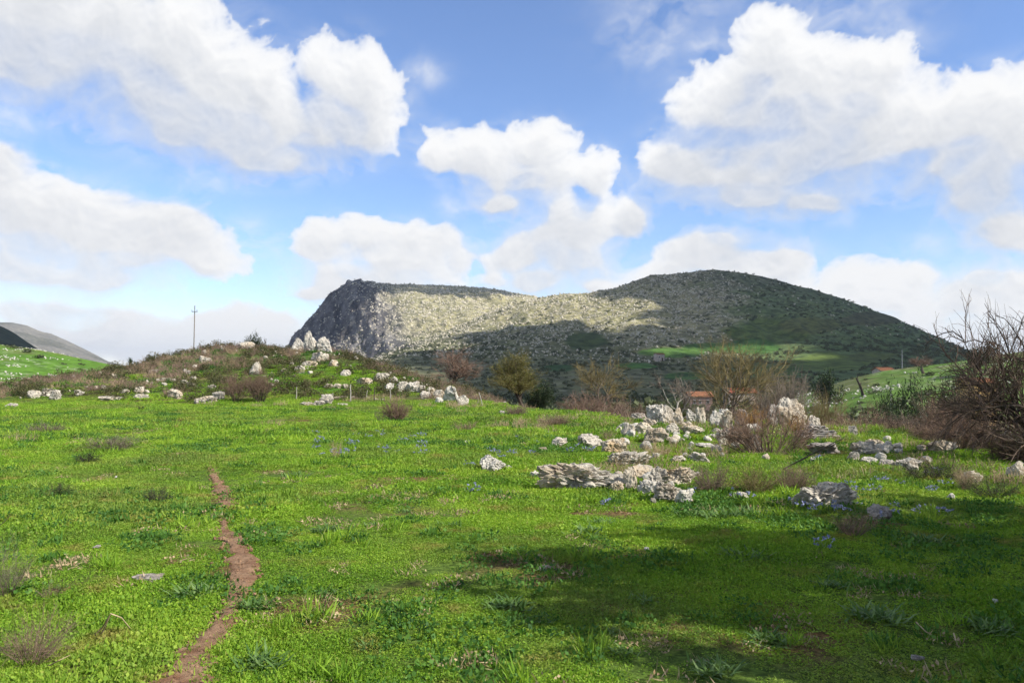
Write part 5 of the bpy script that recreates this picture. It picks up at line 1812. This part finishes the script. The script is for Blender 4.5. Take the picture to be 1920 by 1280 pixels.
shade_tree('leafy evergreen tree whose shadow falls across the near meadow', 9.3, 3.7, 6.0, 5.2, 71, 70000, 1.5)
shade_tree('smaller leafy evergreen tree out of view, added to shade the bottom right corner', 7.9, 2.2, 5.0, 5.2, 72, 74000, 1.5)  # second tree, out of view, added to darken the bottom right corner


# ------------------------------------------------------------------ leaf rosettes and irises in the grass
def rosette_mesh(seed, n, length, width, mat, droop=-0.16):
    rng = np.random.default_rng(seed)
    g = Geo()
    a = rng.uniform(0, 6.28, n)
    sp = rng.uniform(0.3, 1.3, n)
    d = np.stack([np.cos(a) * sp, np.sin(a) * sp, np.ones(n)], 1)
    s = np.stack([np.cos(a) * 0.02, np.sin(a) * 0.02, np.zeros(n)], 1) + rng.normal(size=(n, 3)) * np.array([length * 0.5, length * 0.5, 0.0])
    P = grow(rng, s, d, length * rng.uniform(0.5, 1.1, n), 6, 0.07, (0, 0, droop))
    W = np.array([0.55, 1.0, 1.0, 0.8, 0.5, 0.05])[None] * width / 2 * np.ones((n, 1))
    ribbons(g, P, W)
    return g.mesh('leaves', mat)


ROS = [rosette_mesh(700 + i, 46, 0.13, 0.017, M['squill']) for i in range(5)]
ROSB = [rosette_mesh(710 + i, 95, 0.16, 0.019, M['squill']) for i in range(3)]


def rosette(u, v, s, label, big=False, group='grey-green leaf rosettes in the meadow', i=[0]):
    i[0] += 1
    p = on_ground(u, v)
    ms = ROSB if big else ROS
    t = thing('leaf_rosette', label, 'plant', p, i[0] * 1.7, group)
    s = s * 0.8
    t.scale = (s * 1.1, s * 1.1, s * 0.85)
    obj('leaves', ms[i[0] % len(ms)], t)


for (u, v, s, lab, b) in (
        (556, 896, 1.3, 'grey-green leaf rosette in the sunlit grass right of the footpath top', True), (612, 998, 1.0, 'glossy pale leaf rosette right of the footpath', True),
        (590, 1028, 0.8, 'leaf rosette just below the glossy pale one', False), (366, 1118, 1.1, 'broad leaf clump on the left edge of the footpath bend', True),
        (484, 1140, 0.9, 'leaf clump on the right edge of the footpath bend', True), (612, 1112, 0.7, 'small pale rosette in the grass right of the footpath bend', False),
        (226, 962, 0.7, 'small whitish rosette left of the footpath', False), (326, 1006, 0.7, 'small grey rosette close left of the footpath', False),
        (955, 1140, 0.95, 'tall pale grey rosette in the middle foreground', True), (975, 1172, 0.8, 'withered rosette just below the tall pale grey one', False),
        (1100, 1002, 1.1, 'wide grey-green rosette patch left of the shadow', True), (1128, 984, 0.9, 'rosette at the back of the wide patch left of the shadow', True),
        (1300, 968, 1.2, 'dark leafy rosette at the left of the patch before the pitted block', True), (1350, 972, 1.3, 'largest dark leafy rosette before the pitted block', True),
        (1400, 968, 1.2, 'dark leafy rosette at the right of the patch before the pitted block', True), (1390, 1048, 1.1, 'rosette patch on the sunlit strip inside the shadow', True),
        (1450, 1052, 0.9, 'rosette at the right end of the sunlit strip', False), (1205, 1128, 0.75, 'pale rosette inside the shadow near its left edge', False),
        (1150, 1190, 0.6, 'thin rosette at the left rim of the shadow', False), (1160, 1226, 0.7, 'pale rosette below the shadow rim', False),
        (1440, 1205, 0.9, 'dark leaf clump in the shade at the bottom', True), (1640, 1160, 1.1, 'broad dark leaf clump in the deepest shade', True),
        (1740, 1018, 1.1, 'grey rosette in the shade near the right edge', True), (1560, 1100, 0.9, 'dark rosette in the middle of the shade', False),
        (1850, 1180, 0.9, 'dark leaf clump in the shade at the right edge', True), (700, 985, 0.7, 'small rosette in the open grass of the middle', False),
        (760, 960, 0.7, 'small dark rosette in the open grass of the middle', False), (845, 985, 0.8, 'dark rosette left of the wide patch', False),
        (930, 905, 0.7, 'rosette below the pale egg-shaped boulder', False), (480, 1250, 0.9, 'leafy clump on the right edge of the footpath at the bottom', True),
        (1020, 1165, 0.6, 'small dark rosette at the left tip of the lower shadow', False), (430, 835, 1.0, 'faint rosette beyond the top of the footpath', False),
        (680, 1215, 0.7, 'small rosette in the bright grass at the bottom', False), (1340, 1262, 0.8, 'fine leafy clump at the bottom edge in half shade', True)):
    rosette(u, v, s, lab, b)


def iris_meshes(seed):
    rng = np.random.default_rng(seed)
    n = 8
    a, r = rng.uniform(0, 6.28, n), 0.13 * np.sqrt(rng.uniform(0, 1, n))
    base = np.stack([r * np.cos(a), r * np.sin(a), rng.uniform(0.05, 0.12, n)], 1)
    g = Geo()
    for b in base:
        k = 6
        c = np.repeat(b[None], k, 0)
        an = np.arange(k) * 2 * math.pi / k + rng.uniform(0, 1)
        ax = np.stack([np.cos(an), np.sin(an), np.where(np.arange(k) % 2 == 0, 0.1, 1.1)], 1)
        leaf_quads(g, rng, c, 0.033 * rng.uniform(0.8, 1.2, k), 0.6, 0, ax)
    return rosette_mesh(seed + 50, 22, 0.12, 0.015, M['squill']), g.mesh('flowers', M['iris'])


IR = [iris_meshes(800 + i) for i in range(4)]


def iris(u, v, s, label, group='blue irises in the meadow', i=[0]):
    i[0] += 1
    p = on_ground(u, v)
    t = thing('iris_clump', label, 'flowers', p, i[0] * 2.1, group)
    t.scale = (s, s, s)
    a, b = IR[i[0] % len(IR)]
    obj('leaves', a, t)
    obj('flowers', b, t)


for (u, v, s, lab) in (
        (892, 926, 1.0, 'pale blue iris clump in the grass below the egg-shaped boulder'), (1134, 950, 0.8, 'blue iris clump left of the front boulder'), (1304, 928, 0.8, 'blue iris right of the boulder heap'),
        (1392, 940, 1.1, 'blue iris clump at the upper edge of the shadow'), (1492, 952, 1.0, 'blue iris clump left of the pitted block'), (1512, 964, 1.0, 'blue iris clump at the left foot of the pitted block'),
        (1556, 962, 1.1, 'blue iris clump in front of the middle of the pitted block'), (1546, 1030, 0.9, 'single blue iris standing on the sunlit strip'), (1662, 978, 0.9, 'blue iris right of the dark mossy stone'),
        (1776, 970, 0.9, 'blue iris alone in the shade near the thorn thicket'), (1648, 908, 0.9, 'blue iris clump in the sunlit grass below the rim rocks'), (1614, 926, 0.9, 'blue iris clump right above the pitted block'),
        (1645, 922, 0.7, 'small blue iris below the sunlit clump'), (1530, 865, 0.9, 'blue iris at the foot of the slab pile'), (1612, 888, 0.7, 'small blue iris between slab pile and rim rocks'),
        (880, 876, 0.8, 'small blue iris left of the egg-shaped boulder'), (1742, 925, 0.7, 'small blue iris left of the pale fuzzy bush'), (1100, 848, 0.8, 'blue iris near the brownish peaked rock')):
    iris(u, v, s, lab)
rngi = random.Random(5)
for k in range(26):
    iris(rngi.uniform(590, 800), rngi.uniform(812, 858), rngi.uniform(0.7, 1.1), 'faint blue iris among many in the middle of the meadow', 'faint irises in the middle of the meadow')

for k in range(16):
    iris(rngi.uniform(1570, 1790), rngi.uniform(885, 965), rngi.uniform(0.5, 0.8), 'small blue iris among several in the grass right of the pitted block', 'small irises right of the pitted block')
for k in range(14):
    iris(rngi.uniform(840, 1170), rngi.uniform(815, 865), rngi.uniform(0.6, 0.9), 'small blue iris among several in the grass left of the stone ring', 'small irises left of the stone ring')

# ------------------------------------------------------------------ dead wood in the near left corner
bush('tangle of dead brown stems in the lower left corner', 30, 1262, 170, 110, 81, 'dry_mauve', 'bark_red', stems=60, k=(5, 4), flare=1.1, r=0.006, name='dead_brush', cat='brush')
bush('grey dead brush at the left edge of the picture', -6, 1125, 110, 110, 82, 'bark_brown', 'bark_grey', stems=40, k=(6, 4), flare=0.8, r=0.005, name='dead_brush', cat='brush')
bush('thin brown dead stems left of the bent dry stalk', 88, 1130, 60, 40, 83, 'dry_mauve', 'dry_mauve', stems=26, k=(4, 3), flare=0.9, r=0.006, name='dead_brush', cat='brush')


def stalks(label, name, pts_list, r, mat, cat='stalk'):
    """dead stalks through photo pixels (u, v, height above ground in metres)"""
    base = None
    g = Geo()
    for pts in pts_list:
        W = []
        for (u, v, hgt) in pts:
            d = ray(u, v)
            Y = (hgt - CAM_Z) / d[2]
            W.append((d[0] * Y, Y, hgt + float(ground_z(np.array([d[0] * Y]), np.array([Y]))[0])))
        W = np.array(W)
        base = W[0].copy() if base is None else base
        q = np.linspace(0, len(W) - 1, 9)
        P = np.stack([np.interp(q, np.arange(len(W)), W[:, k]) for k in range(3)], 1) - base
        tubes(g, P[None], np.linspace(r, r * 0.5, 9)[None], 5)
    return tag(obj(name, g.mesh(name, M[mat], True), None, base), label, cat)


stalks('bent dry stalk folded like a tent in the grass left of the footpath', 'dry_stalk', [[(186, 1176, 0.0), (198, 1155, 0.09), (207, 1134, 0.17)], [(190, 1172, 0.0), (200, 1150, 0.09), (208, 1133, 0.17), (228, 1140, 0.12), (248, 1164, 0.0)], [(172, 1178, 0.0), (192, 1158, 0.07), (206, 1136, 0.16)]], 0.006, 'dry_straw')
stalks('pale dry stalk lying over the dead brush in the corner', 'dry_stalk', [[(92, 1232, 0.03), (112, 1222, 0.08), (132, 1214, 0.07)]], 0.004, 'dry_straw')
stalks('pale dry stalk sticking out at the left edge', 'dry_stalk', [[(-10, 985, 0.05), (8, 972, 0.16), (22, 955, 0.26)]], 0.005, 'dry_straw')
stalks('two withered straws lying in the deep shade', 'dry_stalk', [[(1718, 1162, 0.02), (1735, 1174, 0.06), (1752, 1185, 0.02)], [(1788, 1180, 0.02), (1792, 1190, 0.06), (1796, 1200, 0.02)]], 0.005, 'dry_straw')
stalks('dry branch reaching right out of the slab pile', 'dead_branch', [[(1468, 878, 0.05), (1520, 850, 0.3), (1575, 826, 0.55)], [(1500, 860, 0.25), (1540, 838, 0.45), (1580, 820, 0.62)]], 0.011, 'bark_dark', 'branch')


# ------------------------------------------------------------------ posts, poles and houses
def post(u, vb, vt, label, mat='bark_pale', lean=0.0, r=0.026, Y=None):
    p = on_ground(u, vb) if Y is None else at_depth(u, Y)
    h = (vb - vt) * p[1] / F
    rng = np.random.default_rng(int(u))
    z = np.linspace(-0.25, h, 7)
    P = np.stack([lean * z + rng.normal(size=7) * 0.008, rng.normal(size=7) * 0.008, z], 1)
    g = Geo()
    tubes(g, P[None], np.linspace(r, r * 0.7, 7)[None], 6)
    tip = P[-1]
    g.add(np.array([tip + (r * 0.7 * math.cos(a), r * 0.7 * math.sin(a), 0) for a in np.arange(6) * math.pi / 3] + [tip + (0, 0, 0.02)]), [[i, (i + 1) % 6, 6] for i in range(6)])
    tag(obj('fence_post', g.mesh('fence_post', M[mat], True), None, p), label, 'post', 'fence posts below the mound')


post(556, 747, 725, 'pale fence post left of the pale stone group')
post(624, 752, 737, 'short pale fence post right of the pale stone group')
post(657, 753, 721, 'tallest pale fence post in the middle of the row', r=0.036)
post(677, 744, 728, 'thin dark fence post next to the tallest pale one', 'bark_dark')
post(688, 749, 732, 'weathered fence post between the two dark ones')
post(702, 753, 725, 'tall dark fence post right of the middle', 'bark_dark')
post(715, 754, 745, 'short stub of a fence post right of the tall dark one', 'bark_dark')
post(732, 752, 730, 'pale fence post nearest the tumbled row')
post(803, 744, 721, 'dark post leaning left against the tumbled row', 'bark_dark', -0.45)
post(858, 756, 722, 'dark branch-like post leaning over the large domed rock', 'bark_dark', -0.35)
post(905, 762, 736, 'pale slanting post on the meadow rim', 'bark_pale', -0.25)
post(896, 761, 745, 'short post beside the slanting one on the rim', 'bark_grey')


def log(u0, u1, v, label, mat='bark_grey', r=0.07):
    a, b = on_ground(u0, v), on_ground(u1, v)
    b = np.array([b[0], a[1] + 0.3, b[2]])
    rng = np.random.default_rng(int(u0))
    q = np.linspace(0, 1, 7)[:, None]
    P = (b - a) * q + rng.normal(size=(7, 3)) * 0.03
    P[:, 2] += r * 0.8
    g = Geo()
    tubes(g, P[None], np.linspace(r, r * 0.7, 7)[None] * rng.uniform(0.85, 1.15, 7), 7)
    tag(obj('fallen_log', g.mesh('fallen_log', M[mat], True), None, a), label, 'log', 'grey logs lying along the fence')


log(622, 650, 748, 'grey log lying left of the tallest fence post')
log(658, 692, 749, 'grey log lying right of the tallest fence post', r=0.09)
log(664, 684, 745, 'thin dark log on top of the grey ones', 'bark_dark', 0.05)
log(700, 728, 751, 'pale log end right of the tall dark post', 'bark_pale', 0.05)


def utility_pole(label, u, Y, v_top, arm=0.9, r=0.13, mat='wood_pole', base=None):
    p = at_depth(u, Y)
    h = float(px_z(v_top, Y)) - p[2]
    t = thing('utility_pole', label, 'pole', p)
    g = Geo()
    z = np.linspace(-0.3, h, 8)
    tubes(g, np.stack([0.01 * z, 0 * z, z], 1)[None], np.linspace(r, r * 0.6, 8)[None], 8)
    obj('pole', g.mesh('pole', M[mat], True), t)
    if arm:
        c = obj('crossarm', Geo().box((0.01 * h, -r * 0.8, h - 0.85), (arm, 0.09, 0.10)).mesh('crossarm', M['metal']), t)
        for k in (-0.45, 0.0, 0.45):
            gg = Geo()
            zz = np.array([h - 0.80, h - 0.72, h - 0.66, h - 0.58])
            tubes(gg, np.stack([np.full(4, k * arm + 0.01 * h), np.full(4, -r * 0.8), zz], 1)[None], np.array([[0.03, 0.05, 0.06, 0.03]]), 6)
            obj('insulator', gg.mesh('insulator', M['metal'], True), c)


utility_pole('tall thin utility pole with a short crossarm on the mound', 362, 112, 573, 0.8, 0.10)
utility_pole('grey pole by the terracotta roof on the far hillside crest', 1691, 215, 655, 0, 0.13, 'metal')
utility_pole('slim pale pole on the green hillside across the valley', 1668, 110, 727, 0, 0.11, 'bark_pale')


def house(label, u, Y, v_wall_top, w_px, wall, roof, roof_px=8, depth=6.0, windows=(), door=None, rz=0.0, v_base=None):
    p = at_depth(u, Y) if v_base is None else on_land(u, v_base, 250)
    Y = p[1]
    s = Y / F
    W = w_px * s
    H = max(float(px_z(v_wall_top, Y)) - p[2], 1.5)
    hr = roof_px * s
    D = depth
    t = thing('house', label, 'house', (p[0], p[1] + D / 2, p[2]), rz)
    obj('wall', Geo().box((0, 0, H / 2 - 0.5), (W, D, H + 1.0)).mesh('wall', wall), t)
    o = 0.35
    x, y = W / 2 + o, D / 2 + o
    th = 0.14
    V = []
    for dz in (0, th):
        V += [(-x, -y, H - 0.12 + dz), (x, -y, H - 0.12 + dz), (x, 0, H + hr + dz), (-x, 0, H + hr + dz), (x, y, H - 0.12 + dz), (-x, y, H - 0.12 + dz)]
    Fq = [[0, 1, 2, 3], [3, 2, 4, 5], [6, 9, 8, 7], [9, 11, 10, 8], [0, 6, 7, 1], [5, 4, 10, 11], [0, 3, 9, 6], [3, 5, 11, 9], [1, 7, 8, 2], [2, 8, 10, 4]]
    g = Geo()
    g.add(V, Fq)
    # tile courses
    for k in range(6):
        f = (k + 0.5) / 6
        g.box((0, -y + f * y, H - 0.12 + f * (hr + 0.12) + th + 0.02), (2 * x, 0.10, 0.05))
    obj('roof', g.mesh('roof', roof), t)
    # gable ends
    g = Geo()
    for sx in (-1, 1):
        xx = sx * (W / 2 - 0.01)
        g.add([(xx, -D / 2, H - 0.05), (xx, D / 2, H - 0.05), (xx, 0, H + hr * 0.9)], [[0, 1, 2]])
    obj('gable', g.mesh('gable', wall), t)
    for (fx, fz, fw, fh) in windows:
        wx, wz, ww, wh = (fx - 0.5) * W, fz * H, fw * W, fh * H
        f = obj('window', Geo().box((wx, -D / 2 - 0.02, wz), (ww, 0.08, wh)).mesh('window', M['frame']), t)
        obj('pane', Geo().box((wx, -D / 2 - 0.045, wz), (ww * 0.78, 0.06, wh * 0.8)).mesh('pane', M['pane']), f)
    if door:
        fx, fw, fh = door
        obj('door', Geo().box(((fx - 0.5) * W, -D / 2 - 0.03, fh * H / 2), (fw * W, 0.08, fh * H)).mesh('door', M['frame_dark']), t)
    return t


M['plaster_pink'] = mat_plain('pink_plaster', (0.27, 0.17, 0.15), 0.9, 0.2, 0.6)
M['plaster_ochre'] = mat_plain('ochre_plaster', (0.42, 0.27, 0.11), 0.9, 0.2, 0.6)
M['plaster_pale'] = mat_plain('pale_plaster', (0.46, 0.38, 0.32), 0.9, 0.2, 0.6)
M['roof_tile'] = mat_plain('terracotta_tiles', (0.26, 0.115, 0.06), 0.9, 0.35, 2.0)
M['roof_red'] = mat_plain('red_tiles', (0.34, 0.10, 0.065), 0.9, 0.35, 2.0)
M['frame'] = mat_plain('window_frame', (0.42, 0.42, 0.42), 0.7, 0.1)
M['frame_dark'] = mat_plain('dark_door_wood', (0.08, 0.05, 0.035), 0.7, 0.2)
mp, tp, op = new_mat('window_glass')
principled(tp, op, (0.035, 0.045, 0.06), 0.12, None, 0.5)
M['pane'] = mp

house('pink house with an orange tiled roof behind the bleached bare tree', 1314, 200, 743, 42, M['plaster_pink'], M['roof_tile'], 8, 6, [(0.2, 0.78, 0.12, 0.16), (0.45, 0.78, 0.12, 0.16), (0.8, 0.78, 0.12, 0.16), (0.25, 0.35, 0.13, 0.2)], (0.6, 0.14, 0.4))
house('long house with a red roof right of the largest bare tree', 1392, 235, 736, 52, M['plaster_pale'], M['roof_red'], 8, 7, [(0.25, 0.7, 0.1, 0.2), (0.7, 0.7, 0.1, 0.2)])
house('small pinkish stone hut alone in the green field on the mountain foot', 1237, 470, 664, 16, M['plaster_pale'], M['roof_tile'], 2, 5, [(0.3, 0.6, 0.16, 0.25)], (0.7, 0.2, 0.5), rz=0.35, v_base=677)
house('low house showing a terracotta roof on the hillside crest', 1664, 250, 694, 26, M['plaster_pale'], M['roof_tile'], 5, 6, [(0.5, 0.6, 0.1, 0.25)])
house('ochre house half hidden by the thorn tree across the valley', 1846, 120, 716, 42, M['plaster_ochre'], M['roof_tile'], 6, 5, [(0.25, 0.6, 0.12, 0.25), (0.8, 0.6, 0.12, 0.25)], (0.52, 0.14, 0.6))

# ------------------------------------------------------------------ thin haze in the air


def build_haze():
    m = bpy.data.materials.new('thin_haze')
    m.use_nodes = True
    t = NT(m.node_tree)
    t.n.clear()
    out = t.node('ShaderNodeOutputMaterial')
    v = t.node('ShaderNodeVolumePrincipled')
    v.inputs['Color'].default_value = (0.80, 0.88, 1.0, 1.0)
    v.inputs['Density'].default_value = 8.0e-5
    v.inputs['Anisotropy'].default_value = 0.2
    t.put(out.inputs['Volume'], v.outputs[0])
    g = Geo().box((0, 500, 118), (19500, 19500, 276))
    o = obj('haze', g.mesh('haze', m))
    tag(o, kind='stuff', label='thin bluish haze over the land')


build_haze()
